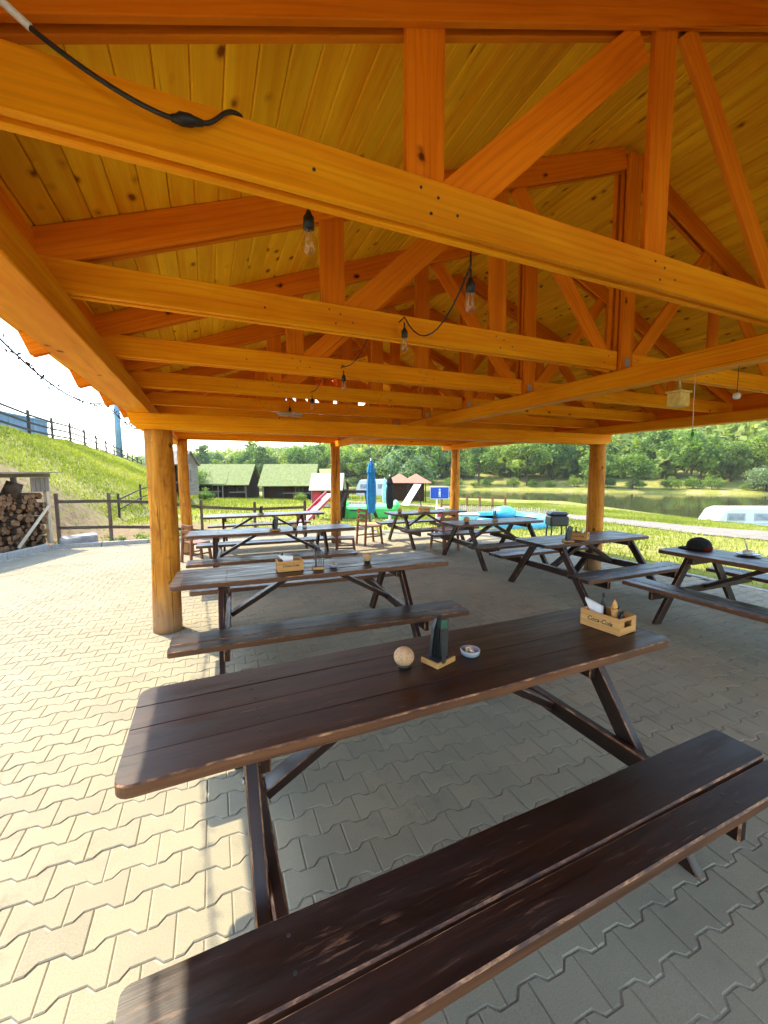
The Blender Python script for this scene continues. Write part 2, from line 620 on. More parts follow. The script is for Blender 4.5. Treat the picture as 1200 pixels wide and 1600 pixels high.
def terrain_z(x, y):
    x = np.asarray(x, float)
    y = np.asarray(y, float)
    n = 0.8 * x + 0.6 * y
    t = -0.6 * x + 0.8 * y
    z = np.zeros(np.broadcast(x, y).shape)
    # camp meadow falls gently towards the river and away from the pavilion
    nb = near_bank(t)
    z = -0.62 * sstep(n, 7, np.minimum(23, nb - 5)) - 1.95 * np.clip((n - 20) / np.maximum(nb - 20, 4), 0, 1.0) - 1.6 * sstep(n, nb, nb + 8)
    # far side
    far = sstep(n, 89, 97)
    meadow = -1.9 + 3.2 * sstep(n, 96, 130)
    tall = 1.0 - 0.80 * sstep(t, 55, 150)
    hill = np.maximum(0, n - 128) * 0.42 * tall
    hill = 70 * (1 - np.exp(-hill / 70))
    z = z * (1 - far) + (meadow + hill) * far
    # grassy embankment on the far left of the pavilion
    foot = np.interp(y, [8, 12, 20, 32, 60], [-4.6, -3.7, -2.2, -0.6, -1.0])
    crest = np.interp(y, [8, 20, 60, 90], [-8.8, -8.0, -8.2, -9])
    s = np.clip((foot - x) / (foot - crest), 0, 1)
    top = np.interp(y, [-5, 2, 10, 33, 54, 75, 95], [1.2, 2.4, 3.7, 3.8, 3.1, 1.5, 0.2])
    prof = np.where(s < 0.12, s / 0.12 * 0.16, 0.16 + (s - 0.12) / 0.88 * 0.84)
    lev = top * prof
    lev = lev * (1 - 0.9 * sstep(-x, 14, 24))
    wig = 0.10 * np.sin(x * 1.7 + y * 0.6) * np.sin(y * 0.9) * np.clip(s * 3, 0, 1)
    z = np.where(x < foot, np.maximum(lev + wig, z), z)
    # flat, just below the paving, where the paving lies
    pav = sstep(-np.maximum(np.maximum(x - 7.1, -7.5 - x), np.maximum(y - 11.2, -8 - y)), -0.5, 0.15)
    return z * (1 - pav) + (-0.05) * pav - 0.012


def axis_pts(lo, hi, centre, fine, growth):
    p = [centre]
    d = fine
    v = centre
    while v < hi:
        v += d
        p.append(v)
        if v > centre + 16:
            d *= growth
    v = centre
    d = fine
    while v > lo:
        v -= d
        p.insert(0, v)
        if v < centre - 16:
            d *= growth
    return np.array(p)


gx = axis_pts(-260, 460, 0, 0.5, 1.035)
gy = axis_pts(-60, 620, 10, 0.5, 1.035)
GX, GY = np.meshgrid(gx, gy)
GZ = terrain_z(GX, GY)
nx, ny = len(gx), len(gy)
verts = np.stack([GX.ravel(), GY.ravel(), GZ.ravel()], 1)
ii, jj = np.meshgrid(np.arange(nx - 1), np.arange(ny - 1))
q = (jj * nx + ii).ravel()
faces = np.stack([q, q + 1, q + nx + 1, q + nx], 1).ravel()
gm = raw_mesh('ground', verts, faces, 4, 'meadow', smooth=True)
ea = gm.attributes.new('earth', 'FLOAT', 'POINT')
ex = np.clip((GY - 11.4) / 0.5, 0, 1) * np.clip((17.5 - GY) / 3.0, 0, 1) * np.clip((0.8 - GX) / 1.5, 0, 1) * (GX > -7)
ea.data.foreach_set('value', np.clip(ex * 1.3, 0, 1).astype(np.float32).ravel())
tag(link(bpy.data.objects.new('ground', gm)), 'green meadow and grassy banks around the paved terrace', kind='structure')

# river
bm = bmesh.new()
pts = []
for t_ in (-120, -60, -30, -14, -6, 6, 40, 120, 300, 480):
    pts.append((t_, float(near_bank(np.array(t_))) - 5, 100))
prev = None
for t_, a, b in pts:
    va = bm.verts.new((0.8 * a - 0.6 * t_, 0.6 * a + 0.8 * t_, WATER_Z))
    vb = bm.verts.new((0.8 * b - 0.6 * t_, 0.6 * b + 0.8 * t_, WATER_Z))
    if prev:
        bm.faces.new((prev[0], prev[1], vb, va))
    prev = (va, vb)
bmesh.ops.recalc_face_normals(bm, faces=bm.faces)
for f in bm.faces:
    if f.normal.z < 0:
        f.normal_flip()
tag(to_obj('river', bm, 'river_water'), 'calm olive green river beyond the gravel path', kind='structure')

# gravel path on the river side
def ribbon(name, centre_pts, widths, mat, lift, label, cat=None):
    bm = bmesh.new()
    P = []
    for i in range(len(centre_pts) - 1):
        for k in range(8):
            f = k / 8
            P.append(tuple((1 - f) * a + f * b for a, b in zip((*centre_pts[i], widths[i]), (*centre_pts[i + 1], widths[i + 1]))))
    P.append((*centre_pts[-1], widths[-1]))
    prev = None
    for i, (x, y, wd) in enumerate(P):
        x0, y0, _ = P[max(0, i - 1)]
        x1, y1, _ = P[min(len(P) - 1, i + 1)]
        d = Vector((x1 - x0, y1 - y0, 0)).normalized()
        s = Vector((-d.y, d.x, 0))
        row = []
        for k in range(7):
            o = (k / 6 - 0.5) * wd * (1 + 0.05 * math.sin(i * 1.3))
            px, py = x + s.x * o, y + s.y * o
            row.append(bm.verts.new((px, py, float(terrain_z(px, py)) + lift)))
        if prev:
            for k in range(6):
                bm.faces.new((prev[k], prev[k + 1], row[k + 1], row[k])).smooth = True
        prev = row
    bmesh.ops.recalc_face_normals(bm, faces=bm.faces)
    for f in bm.faces:
        if f.normal.z < 0:
            f.normal_flip()
    return tag(to_obj(name, bm, mat), label, kind='structure')


ribbon('path', [(15.5, -6), (16.6, 3), (17.2, 8), (18.9, 13.5), (19.6, 18), (18.0, 26), (14, 36), (10, 46)], [4, 4, 4.2, 3.8, 3.2, 3, 3, 3], 'dirt_path', 0.035, 'pale gravel path curving along the lawn towards the river')

# ------------------------------------------------------------------ paving
pav = bpy.data.objects.new('pavement', None)


def in_paving(x, y):
    if y > 11.25 - 0.02 * x or y < -7.5 or x > 7.15:  # unseen paving behind the camera added to bounce sunlight inside
        return False
    if y > 9.9 and x > 4.6 + (11.2 - y):
        return False
    # slanted kerb in front of the firewood
    if x < max(-3.25 + (y - 11.3) * 0.42, -7.4):
        return False
    return True


PL, PW, PA = 0.200, 0.140, 0.0135


def paver_outline(g):
    a, b = PL / 2 - g, PW / 2
    wy, ny_ = b + PA - g, b - PA - g
    x1, x2 = 0.068, 0.040
    x1 -= g * 0.3
    x2 -= g * 0.3
    top = [(-a, wy), (-x1, wy), (-x2, ny_), (x2, ny_), (x1, wy), (a, wy)]
    return top + [(-x, -y) for x, y in top]


def paver_geo(depth=0.022):
    o0 = paver_outline(0.0018)
    o1 = paver_outline(0.0062)
    n = len(o0)
    v = [(x, y, 0.0) for x, y in o1] + [(x, y, -0.0042) for x, y in o0] + [(x, y, -depth) for x, y in o0]
    f = [list(range(n))[::-1]]
    for r in (0, 1):
        for k in range(n):
            k2 = (k + 1) % n
            f.append([r * n + k, r * n + k2, (r + 1) * n + k2, (r + 1) * n + k])
    return np.array(v), f


PV, PF = paver_geo()
PV_tris = []
bmx = bmesh.new()
for p in PV:
    bmx.verts.new(p)
bmx.verts.ensure_lookup_table()
for f in PF:
    bmx.faces.new([bmx.verts[i] for i in f])
bmesh.ops.recalc_face_normals(bmx, faces=bmx.faces)
if sum(f.normal.z for f in bmx.faces) < 0:
    bmesh.ops.reverse_faces(bmx, faces=bmx.faces)
bmesh.ops.triangulate(bmx, faces=bmx.faces)
bmx.verts.index_update()
TRI = np.array([[v.index for v in f.verts] for f in bmx.faces])
bmx.free()

PANG = R(-0.9)
ca, sa = math.cos(PANG), math.sin(PANG)
places = []
for j in range(-60, 100):
    for i in range(-60, 60):
        lx = i * PL + (PL / 2 if j % 2 else 0)
        ly = j * PW
        x, y = lx * ca - ly * sa, lx * sa + ly * ca
        if in_paving(x, y):
            places.append((x, y))
places = np.array(places)
nP = len(places)
ptint = np.clip(rng.normal(0.5, 0.22, nP), 0, 1)
pz = rng.normal(0, 0.0009, nP)
ptilt = rng.normal(0, 0.0022, (nP, 2))


def paver_score():
    """How large each paver shows in the photograph's view; 0 when outside the frame or under the first table."""
    d = np.column_stack([places, np.zeros(nP)]) - np.array([0, 0, CAM_H])
    r, u, f = (np.array(v) for v in (CR, CU, CF))
    dep = d @ f
    px = 600 + F_PX * (d @ r) / np.maximum(dep, 0.01)
    py = 800 - F_PX * (d @ u) / np.maximum(dep, 0.01)
    ok = (dep > 0.05) & (px > -15) & (px < 1215) & (py < 1612)
    for z, x0, x1, y0, y1 in ((0.76, -0.30, 2.36, 1.35, 1.98), (0.45, -0.22, 2.22, 0.72, 1.07)):
        k = (CAM_H - z) / CAM_H
        hx, hy = places[:, 0] * k, places[:, 1] * k
        ok &= ~((hx > x0) & (hx < x1) & (hy > y0) & (hy < y1))
    return np.where(ok, CAM_H / np.maximum(np.linalg.norm(d, axis=1), 0.1) ** 3, 0)


score = paver_score()
order = np.argsort(-score)
single = order[:300]
rest = order[300:]

# bed of jointing sand under the stones, then the stones
bm = bmesh.new()
cellv = {}
lo = -9.0
xs = np.arange(-8.6, 7.21, 0.4)
ys = np.arange(-7.6, 11.61, 0.4)
for xa in xs[:-1]:
    for ya in ys[:-1]:
        if in_paving(xa + 0.2, ya + 0.2) or in_paving(xa + 0.4, ya + 0.05):
            vv = []
            for (cx_, cy_) in ((xa, ya), (xa + 0.4, ya), (xa + 0.4, ya + 0.4), (xa, ya + 0.4)):
                k = (round(cx_, 2), round(cy_, 2))
                if k not in cellv:
                    cellv[k] = bm.verts.new((cx_, cy_, -0.0060))
                vv.append(cellv[k])
            bm.faces.new(vv)
pav_obj = to_obj('pavement', bm, 'joint_sand')
tag(pav_obj, 'terrace of grey interlocking concrete pavers under and beside the pavilion', kind='structure')
variants = []
for k in range(9):
    tv = (k + 0.5) / 9
    me = raw_mesh('paver', PV, TRI.ravel(), 3, 'paver_concrete', np.full(len(TRI), tv))
    variants.append(me)
for idx in single:
    k = min(8, int(ptint[idx] * 9))
    o = bpy.data.objects.new('paver', variants[k])
    o.location = (places[idx, 0], places[idx, 1], pz[idx])
    o.rotation_euler = (ptilt[idx, 0], ptilt[idx, 1], PANG + (math.pi if rng.random() < 0.5 else 0))
    link(o, pav_obj)
V = np.empty((len(rest), len(PV), 3), np.float32)
rx, ry = PV[:, 0] * ca - PV[:, 1] * sa, PV[:, 0] * sa + PV[:, 1] * ca
V[:, :, 0] = places[rest, 0][:, None] + rx
V[:, :, 1] = places[rest, 1][:, None] + ry
V[:, :, 2] = pz[rest][:, None] + PV[:, 2] + ptilt[rest, 0][:, None] * ry - ptilt[rest, 1][:, None] * rx
Fc = (TRI[None] + (np.arange(len(rest)) * len(PV))[:, None, None]).ravel()
me = raw_mesh('paver_field', V.reshape(-1, 3), Fc, 3, 'paver_concrete', np.repeat(ptint[rest], len(TRI)))
o = link(bpy.data.objects.new('paver_field', me), pav_obj)
o['kind'] = 'stuff'


def kerb_run(a, b, n, label, hgt=0.10):
    a, b = Vector(a), Vector(b)
    k = empty('kerb', a)
    tag(k, label, kind='structure')
    d = (b - a) / n
    for i in range(n):
        p0 = d * i + d.normalized() * 0.006
        p1 = d * (i + 1) - d.normalized() * 0.006
        h = hgt + random.uniform(-0.008, 0.008)
        beam('kerb_stone', k, (p0.x, p0.y, h / 2 - 0.05), (p1.x, p1.y, h / 2 - 0.05), h + 0.1, 0.10, 'kerb_concrete', bevel=0.012)
    return k


kerb_run((-3.30, 11.42, 0), (4.4, 11.32, 0), 8, 'low concrete kerb between the paving and the rail fence')
kerb_run((-3.36, 11.35, 0), (-7.4, 1.7, 0), 10, 'concrete kerb along the foot of the firewood rack', 0.14)
kerb_run((7.22, -7.5, 0), (7.22, 8.8, 0), 16, 'flush concrete edging between the paving and the lawn', 0.015)

# ------------------------------------------------------------------ pavilion
RX, RSL = 2.88, 0.381                       # ridge line and roof slope
TIE_Z0, TIE_Z1 = 2.447, 2.580
YN, YF = -2.4, 9.95                         # roof from behind the camera, unseen end set for light, to far gable


def rafter_bot(x):
    return 2.7565 + RSL * (RX - abs(x - RX)) if True else 0


def rafter_top(x):
    return rafter_bot(x) + 0.150


PB = Vector((-0.44, 4.87, 0))
pavilion = thing('pavilion', 'open timber pavilion with orange stained trusses, board ceiling and log posts', 'pavilion', PB)


def rel(p, base=PB):
    return Vector(p) - base


# round log posts
def post_bm(h, r, seed):
    rr = random.Random(seed)
    bm = bmesh.new()
    seg, rows = 22, 26
    rings = []
    ph = rr.uniform(0, 6)
    for i in range(rows + 1):
        z = h * i / rows
        ring = []
        for k in range(seg):
            a = k * 2 * math.pi / seg
            rad = r * (1.06 - 0.10 * i / rows) * (1 + 0.018 * math.sin(3 * a + ph + z * 1.7) + 0.015 * math.sin(5 * a - z * 4 + ph) + 0.010 * math.sin(2 * a + z * 9))
            ring.append(bm.verts.new((rad * math.cos(a) + 0.008 * math.sin(z * 2 + ph), rad * math.sin(a) + 0.006 * math.cos(z * 1.6 + ph), z)))
        rings.append(ring)
    for a, b in zip(rings, rings[1:]):
        for k in range(seg):
            bm.faces.new((a[k], a[(k + 1) % seg], b[(k + 1) % seg], b[k])).smooth = True
    bm.faces.new(rings[0][::-1])
    bm.faces.new(rings[-1])
    return bm


POSTS = [(-0.44, 4.87, 2.15, 0.135), (6.08, 4.87, 2.15, 0.130), (-0.44, -0.6, 2.15, 0.135), (6.08, -0.6, 2.15, 0.13),
         (-0.42, 9.45, 2.40, 0.105), (2.86, 9.45, 2.40, 0.115), (6.28, 9.45, 2.40, 0.120)]
for i, (x, y, h, r) in enumerate(POSTS):
    po = to_obj('post', post_bm(h, r, i), 'post_wood', pavilion, rel((x, y, 0)))
    # steel shoe under the post
    to_obj('post_shoe', lathe_bm([(r * 0.8, 0.0), (r * 0.8, 0.012)], 16), 'grey_metal', pavilion, rel((x, y, -0.004)))

# plates, cross beams, centre beams
for y in (4.87, -0.6):
    # cross beam with the rounded outer ends
    bm = bmesh.new()
    x0, x1, z0, z1 = -0.69, 6.28, 2.150, 2.312
    prof = [(x0, z1), (x0, z1 - 0.02)]
    for k in range(7):
        a = k / 6 * math.pi / 2
        prof.append((x0 + 0.12 - 0.12 * math.cos(a), z0 + 0.135 - 0.135 * math.sin(a)))
    prof2 = [(x1 + x0 - x, z) for x, z in prof][::-1]
    ring = prof + prof2
    fa = [bm.verts.new((x - 2.8, -0.10, z - z0)) for x, z in ring]
    fb = [bm.verts.new((x - 2.8, 0.10, z - z0)) for x, z in ring]
    bm.faces.new(fa)
    bm.faces.new(fb[::-1])
    for k in range(len(ring)):
        k2 = (k + 1) % len(ring)
        bm.faces.new((fa[k2], fa[k], fb[k], fb[k2]))
    bmesh.ops.recalc_face_normals(bm, faces=bm.faces)
    to_obj('cross_beam', bm, 'beam_wood', pavilion, rel((2.8, y, z0)))
beam('cross_beam', pavilion, rel((-0.68, 9.45, 2.475)), rel((6.5, 9.45, 2.475)), 0.14, 0.16, 'beam_wood')
for x0, x1 in ((-0.70, -0.49), (6.10, 6.31)):
    for ya, yb in ((YN + 0.1, 4.868), (4.872, YF - 0.1)):
        beam('wall_plate', pavilion, rel(((x0 + x1) / 2, ya, 2.3785)), rel(((x0 + x1) / 2, yb, 2.3785)), 0.131, abs(x1 - x0), 'beam_wood')
for ya, yb in ((YN + 0.3, 4.96), (4.965, YF - 0.3)):
    beam('centre_beam', pavilion, rel((2.885, ya, 2.378)), rel((2.885, yb, 2.378)), 0.13, 0.13, 'beam_wood')

# dark infill between plate and ceiling
for x in (-0.60, 6.36):
    beam('eave_board', pavilion, rel((x, YN + 0.1, 2.56)), rel((x, YF - 0.1, 2.56)), 0.225, 0.022, 'web_wood')

TR_Y = [1.14 + 0.985 * k for k in range(-2, 9)] + [9.80]
cache_truss = None


def make_truss(y):
    T = empty('truss', rel((RX, y + 0.035, 0)), parent=pavilion)
    hx = RX + 0.70                                  # half length of the tie
    off = (-0.0225, 0.0245)
    for s in off:
        th = 0.025
        beam('tie_plank', T, (-hx + 0.02, s, (TIE_Z0 + TIE_Z1) / 2), (-0.068, s, (TIE_Z0 + TIE_Z1) / 2), TIE_Z1 - TIE_Z0, th, 'beam_wood', bevel=0.003)
        beam('tie_plank', T, (0.068, s, (TIE_Z0 + TIE_Z1) / 2), (hx - 0.02, s, (TIE_Z0 + TIE_Z1) / 2), TIE_Z1 - TIE_Z0, th, 'beam_wood', bevel=0.003)
        for sg in (-1, 1):
            # rafters: parallel planks just under the ceiling
            xa, xb = -(RX + 0.95), -0.07
            za = rafter_bot(RX + xa) + 0.075
            zb = rafter_bot(RX + xb) + 0.075
            beam('rafter_plank', T, (sg * -xa, s, za), (sg * -xb, s, zb), 0.140, th, 'web_wood', bevel=0.003)
    # king post: two planks and a bolted middle
    for s in (-0.048, 0.048):
        beam('king_post', T, (0, s, 2.30 + 0.146), (0, s, 3.93), 0.125, 0.030, 'web_wood', up=(1, 0, 0), bevel=0.003)
    beam('king_post', T, (0, 0, 2.446), (0, 0, 3.95), 0.110, 0.030, 'web_wood', up=(1, 0, 0), bevel=0.003)
    for sg in (-1, 1):
        def P(x, z):
            return (sg * (x - RX) * -1 if sg > 0 else (x - RX), 0.0, z)
        th = 0.0215
        # web posts
        for xc in (0.655, 1.735):
            zt = rafter_bot(xc) + 0.05
            beam('web_post', T, P(xc, TIE_Z0 + 0.02), P(xc, zt), 0.132, th, 'web_wood', up=(1, 0, 0), bevel=0.002)
        # diagonals
        beam('diagonal', T, P(0.748, 2.54), P(1.600, 3.335), 0.135, th - 0.001, 'web_wood', up=(0.7, 0, -0.7), bevel=0.002)
        beam('diagonal', T, P(1.868, 3.475), P(2.735, 2.52), 0.115, th - 0.001, 'web_wood', up=(0.7, 0, 0.7), bevel=0.002)
        to_obj('joist_hanger', box_bm(0.05, 0.16, 0.09), 'grey_metal', T, (sg * 0.02, -0.02, 2.485)) if False else None
    pts = []
    for sg in (-1, 1):
        for xc in (0.655, 1.735):
            for (ax_, az_) in ((-0.03, 0.10), (0.03, 0.085), (0.005, 0.035), (0.10, 0.05)):
                pts.append((sg * (RX - xc - ax_), -0.0345, TIE_Z0 + az_, (0, -1, 0)))
        pts.append((sg * (RX - 0.30), -0.0345, TIE_Z0 + 0.06, (0, -1, 0)))
        pts.append((sg * 0.16, -0.0345, TIE_Z0 + 0.09, (0, -1, 0)))
        pts.append((sg * 0.20, -0.0345, TIE_Z0 + 0.04, (0, -1, 0)))
    to_obj('nail_heads', discs_bm(pts, 0.0048, 0.0022), 'black_metal', T)['kind'] = 'stuff'
    # bolt plate at the foot of the king post
    o = bpy.data.objects.new('bolt_plate', box_mesh(0.050, 0.008, 0.060, 'grey_metal', 0.003))
    o.location = (0.0, -0.068, 2.50)
    link(o, T)
    return T


T0 = make_truss(TR_Y[0])
for y in TR_Y[1:]:
    c = copy_tree(T0, pavilion)
    c.location = rel((RX, y + 0.035, 0))

# ceiling boards, one by one, along the ridge
ceil = empty('ceiling', rel((RX, (YN + YF) / 2, 0)), parent=pavilion)
ang = math.atan(RSL)
BW = 0.106
NB = 39
for side in (-1, 1):
    for k in range(NB):
        s0 = k * BW
        sc_ = s0 + BW / 2
        x = side * sc_ * math.cos(ang)
        z = rafter_top(RX + x) + 0.011 / math.cos(ang)
        o = bpy.data.objects.new('ceiling_board', box_mesh(YF - YN, BW - 0.0020, 0.018, 'board_wood', 0.0055))
        o.location = (x, 0, z)
        o.rotation_euler = Matrix(((0, math.cos(ang) * side, 0), (1, 0, 0), (0, 0, 1))).to_3x3().to_euler() if False else (0, 0, 0)
        xa = Vector((0, 1, 0))
        ya = Vector((-math.cos(ang), 0, side * math.sin(ang)))
        za = xa.cross(ya)
        o.rotation_euler = Matrix(((xa.x, ya.x, za.x), (xa.y, ya.y, za.y), (xa.z, ya.z, za.z))).to_euler()
        link(o, ceil)
# unseen deck added to keep sunlight from leaking between boards, then barrel tiles
roof = empty('roof', rel((RX, (YN + YF) / 2, 0)), parent=pavilion)
for side in (-1, 1):
    xe = side * (NB * BW * math.cos(ang) + 0.0)
    za = rafter_top(RX) + 0.048
    ze = rafter_top(RX + xe) + 0.048
    beam('light_seal_deck', roof, (side * -0.01, 0, za + 0.004 * side), (xe, 0, ze), 0.020, YF - YN, 'light_seal_deck', bevel=0)
to_obj('ridge_cap', tube_bm([(0, YN - (YN + YF) / 2, rafter_top(RX) + 0.17), (0, YF - (YN + YF) / 2, rafter_top(RX) + 0.17)], 0.11, 12), 'roof_tile', roof)  # unseen cap, added to close the line of light along the ridge
tile_me = None
TP = 0.275
for side in (-1, 1):
    n = int((YF - YN) / TP)
    for k in range(n):
        if tile_me is None:
            bm = bmesh.new()
            L = NB * BW + 0.035
            segs = 8
            rows = []
            for (r, zz) in ((0.105, 0.0), (0.090, 0.0)):
                for e in (0.0, L):
                    rows.append([bm.verts.new((e, math.cos(a * math.pi / segs) * r * 1.25, math.sin(a * math.pi / segs) * r * 0.85 + zz)) for a in range(segs + 1)])
            for a in range(segs):
                bm.faces.new((rows[0][a], rows[0][a + 1], rows[1][a + 1], rows[1][a]))
                bm.faces.new((rows[2][a + 1], rows[2][a], rows[3][a], rows[3][a + 1]))
                bm.faces.new((rows[1][a], rows[1][a + 1], rows[3][a + 1], rows[3][a]))
                bm.faces.new((rows[0][a + 1], rows[0][a], rows[2][a], rows[2][a + 1]))
            # pan between two barrels, hanging below the eave line
            pan = []
            for e in (0.0, L):
                pan.append([bm.verts.new((e, TP / 2 + math.cos(a * math.pi / 6) * 0.075, -math.sin(a * math.pi / 6) * 0.035 + 0.004)) for a in range(7)])
            pan2 = []
            for e in (0.0, L):
                pan2.append([bm.verts.new((e, TP / 2 + math.cos(a * math.pi / 6) * 0.075, -math.sin(a * math.pi / 6) * 0.035 - 0.010)) for a in range(7)])
            for a in range(6):
                bm.faces.new((pan[0][a], pan[1][a], pan[1][a + 1], pan[0][a + 1]))
                bm.faces.new((pan2[0][a + 1], pan2[1][a + 1], pan2[1][a], pan2[0][a]))
                bm.faces.new((pan[1][a], pan2[1][a], pan2[1][a + 1], pan[1][a + 1]))
            bmesh.ops.recalc_face_normals(bm, faces=bm.faces)
            tile_me = bpy.data.meshes.new('roof_tile')
            bm.to_mesh(tile_me)
            bm.free()
            tile_me.materials.append(MATS['roof_tile'])
        o = bpy.data.objects.new('roof_tile', tile_me)
        zr = rafter_top(RX) + 0.100
        o.location = (0, YN - (YN + YF) / 2 + TP * (k + 0.5), zr)
        xa = Vector((side * math.cos(ang), 0, -math.sin(ang)))
        ya = Vector((0, 1.0 * side, 0))
        za = xa.cross(ya)
        o.rotation_euler = Matrix(((xa.x, ya.x, za.x), (xa.y, ya.y, za.y), (xa.z, ya.z, za.z))).to_euler()
        link(o, roof)

# ------------------------------------------------------------------ picnic tables


def table_parts(root, L, BL, f0, f1):
    """A picnic table: plank top, two A-frames, two benches of a wide and a narrow plank, braces."""
    top, th = 0.76, 0.045
    wd = 0.630
    n = 4
    for k in range(n):
        y = -wd / 2 + wd / n * (k + 0.5)
        o = bpy.data.objects.new('top_plank', plank_mesh(L, wd / n - 0.0016, th, 'table_wood', front=(-1 if k == 0 else (1 if k == n - 1 else 0))))
        o.location = (0, y, top - th / 2)
        link(o, root)
    for s in (-1, 1):
        for (yc, pw) in ((0.705, 0.205), (0.878, 0.118)):
            o = bpy.data.objects.new('bench_plank', plank_mesh(BL, pw, 0.045, 'bench_wood', front=2))
            o.location = (-0.045 if L > 2.3 else -0.02, s * yc, 0.45 - 0.0225)
            link(o, root)
    pts = []
    for fx, d in ((f0, 1), (f1, -1)):
        for k in range(n):
            yy = -wd / 2 + wd / n * (k + 0.5)
            for q_ in (-0.04, 0.04):
                pts.append((fx + 0.047 * d + 0.004 * math.sin(k * 3.3 + q_ * 99), yy + q_, top - 0.0015, (0, 0, 1)))
        for s in (-1, 1):
            for yy in (0.66, 0.75, 0.855, 0.90):
                pts.append((fx + 0.047 * d + 0.005 * math.sin(yy * 70), s * yy, 0.4485, (0, 0, 1)))
    to_obj('screw_heads', discs_bm(pts, 0.0055, 0.0035), 'black_metal', root)['kind'] = 'stuff'
    for fx, d in ((f0, 1), (f1, -1)):
        for s in (-1, 1):
            beam('leg', root, (fx, s * 0.745, -0.02), (fx, s * 0.215, top - th - 0.002), 0.045, 0.092, 'table_wood', up=(1, 0, 0), worn='worn_edge', bevel=0.005)
            bo = lathe_bm([(0.011, 0), (0.011, 0.006), (0.006, 0.009), (0.0, 0.009)], 10)
            for v in bo.verts:
                v.co = Vector((-v.co.z * d, v.co.y, v.co.x))
            bmesh.ops.recalc_face_normals(bo, faces=bo.faces)
            to_obj('bolt', bo, 'grey_metal', root, (fx - 0.0232 * d, s * 0.28, top - th - 0.07))
        beam('bearer', root, (fx + 0.047 * d, -0.93, 0.3575), (fx + 0.047 * d, 0.93, 0.3575), 0.092, 0.045, 'table_wood', worn='worn_edge', bevel=0.008)
        beam('cleat', root, (fx + 0.047 * d, -0.27, top - th - 0.040), (fx + 0.047 * d, 0.27, top - th - 0.040), 0.076, 0.045, 'table_wood', worn='worn_edge', bevel=0.006)
        beam('brace', root, (fx + 0.072 * d, 0.0, 0.365), (fx + 0.66 * d, 0.0, top - th - 0.012), 0.045, 0.092, 'table_wood', up=(0.5 * d, 0, 0.8), worn='worn_edge', bevel=0.005)


PLANKS = {}


def plank_mesh(L, wd, th, mat, front=0):
    key = (L, wd, th, mat, front)
    k = (*key, len(PLANKS) % 1)
    if k in PLANKS:
        return PLANKS[k]
    rr = random.Random(hash((round(L * 100), round(wd * 1000), front)) & 0xffff)
    bm = bmesh.new()
    n = 24
    cr = 0.05 if front in (1, -1) else (0.022 if front == 2 else 0.004)
    ph = rr.uniform(0, 6)
    xs_ = [-L / 2 + cr * c_ for c_ in (0, 0.05, 0.18, 0.38, 0.65, 1.0)] + [-L / 2 + cr + (L - 2 * cr) * i / n for i in range(1, n)] + [L / 2 - cr * c_ for c_ in (1.0, 0.65, 0.38, 0.18, 0.05, 0)]
    sec = []
    e = 0.006
    for x in xs_:
        dx = min(x + L / 2, L / 2 - x)
        ins = cr * (1 - math.sqrt(max(0, 1 - (1 - min(1, dx / cr)) ** 2))) if cr > 0 else 0
        wob = (0.0035 * math.sin(x * 3.1 + ph) + 0.002 * math.sin(x * 8.3 + ph * 2)) * (0.25 if front == 2 else 1.0)
        y0 = -wd / 2 + (ins if front in (-1, 2) else 0) + (wob if front in (-1, 2) else 0)
        y1 = wd / 2 - (ins if front in (1, 2) else 0) + (wob if front in (1, 2) else 0)
        sag = 0.0015 * math.sin(x * 1.9 + ph)
        z0, z1 = -th / 2, th / 2 + sag
        e0 = 0.006 if front in (-1, 2) else 0.0022
        e1 = 0.006 if front in (1, 2) else 0.0022
        sec.append([bm.verts.new(p) for p in ((x, y0 + e0, z1), (x, y1 - e1, z1), (x, y1, z1 - e1), (x, y1, z0 + e1), (x, y1 - e1, z0), (x, y0 + e0, z0), (x, y0, z0 + e0), (x, y0, z1 - e0))])
    for a, b in zip(sec, sec[1:]):
        for q_ in range(8):
            q2 = (q_ + 1) % 8
            f = bm.faces.new((a[q_], a[q2], b[q2], b[q_]))
            if (q_ in (1, 3) and front in (1, 2)) or (q_ in (7, 5) and front in (-1, 2)):
                f.material_index = 1
            elif (q_ == 2 and front in (1, 2)) or (q_ == 6 and front in (-1, 2)):
                f.material_index = 2
    bm.faces.new(sec[0])
    bm.faces.new(sec[-1][::-1])
    bmesh.ops.recalc_face_normals(bm, faces=bm.faces)
    me = bpy.data.meshes.new('plank')
    bm.to_mesh(me)
    bm.free()
    me.materials.append(MATS[mat])
    me.materials.append(MATS['worn_edge'])
    me.materials.append(MATS['edge_wood'])
    PLANKS[k] = me
    return me


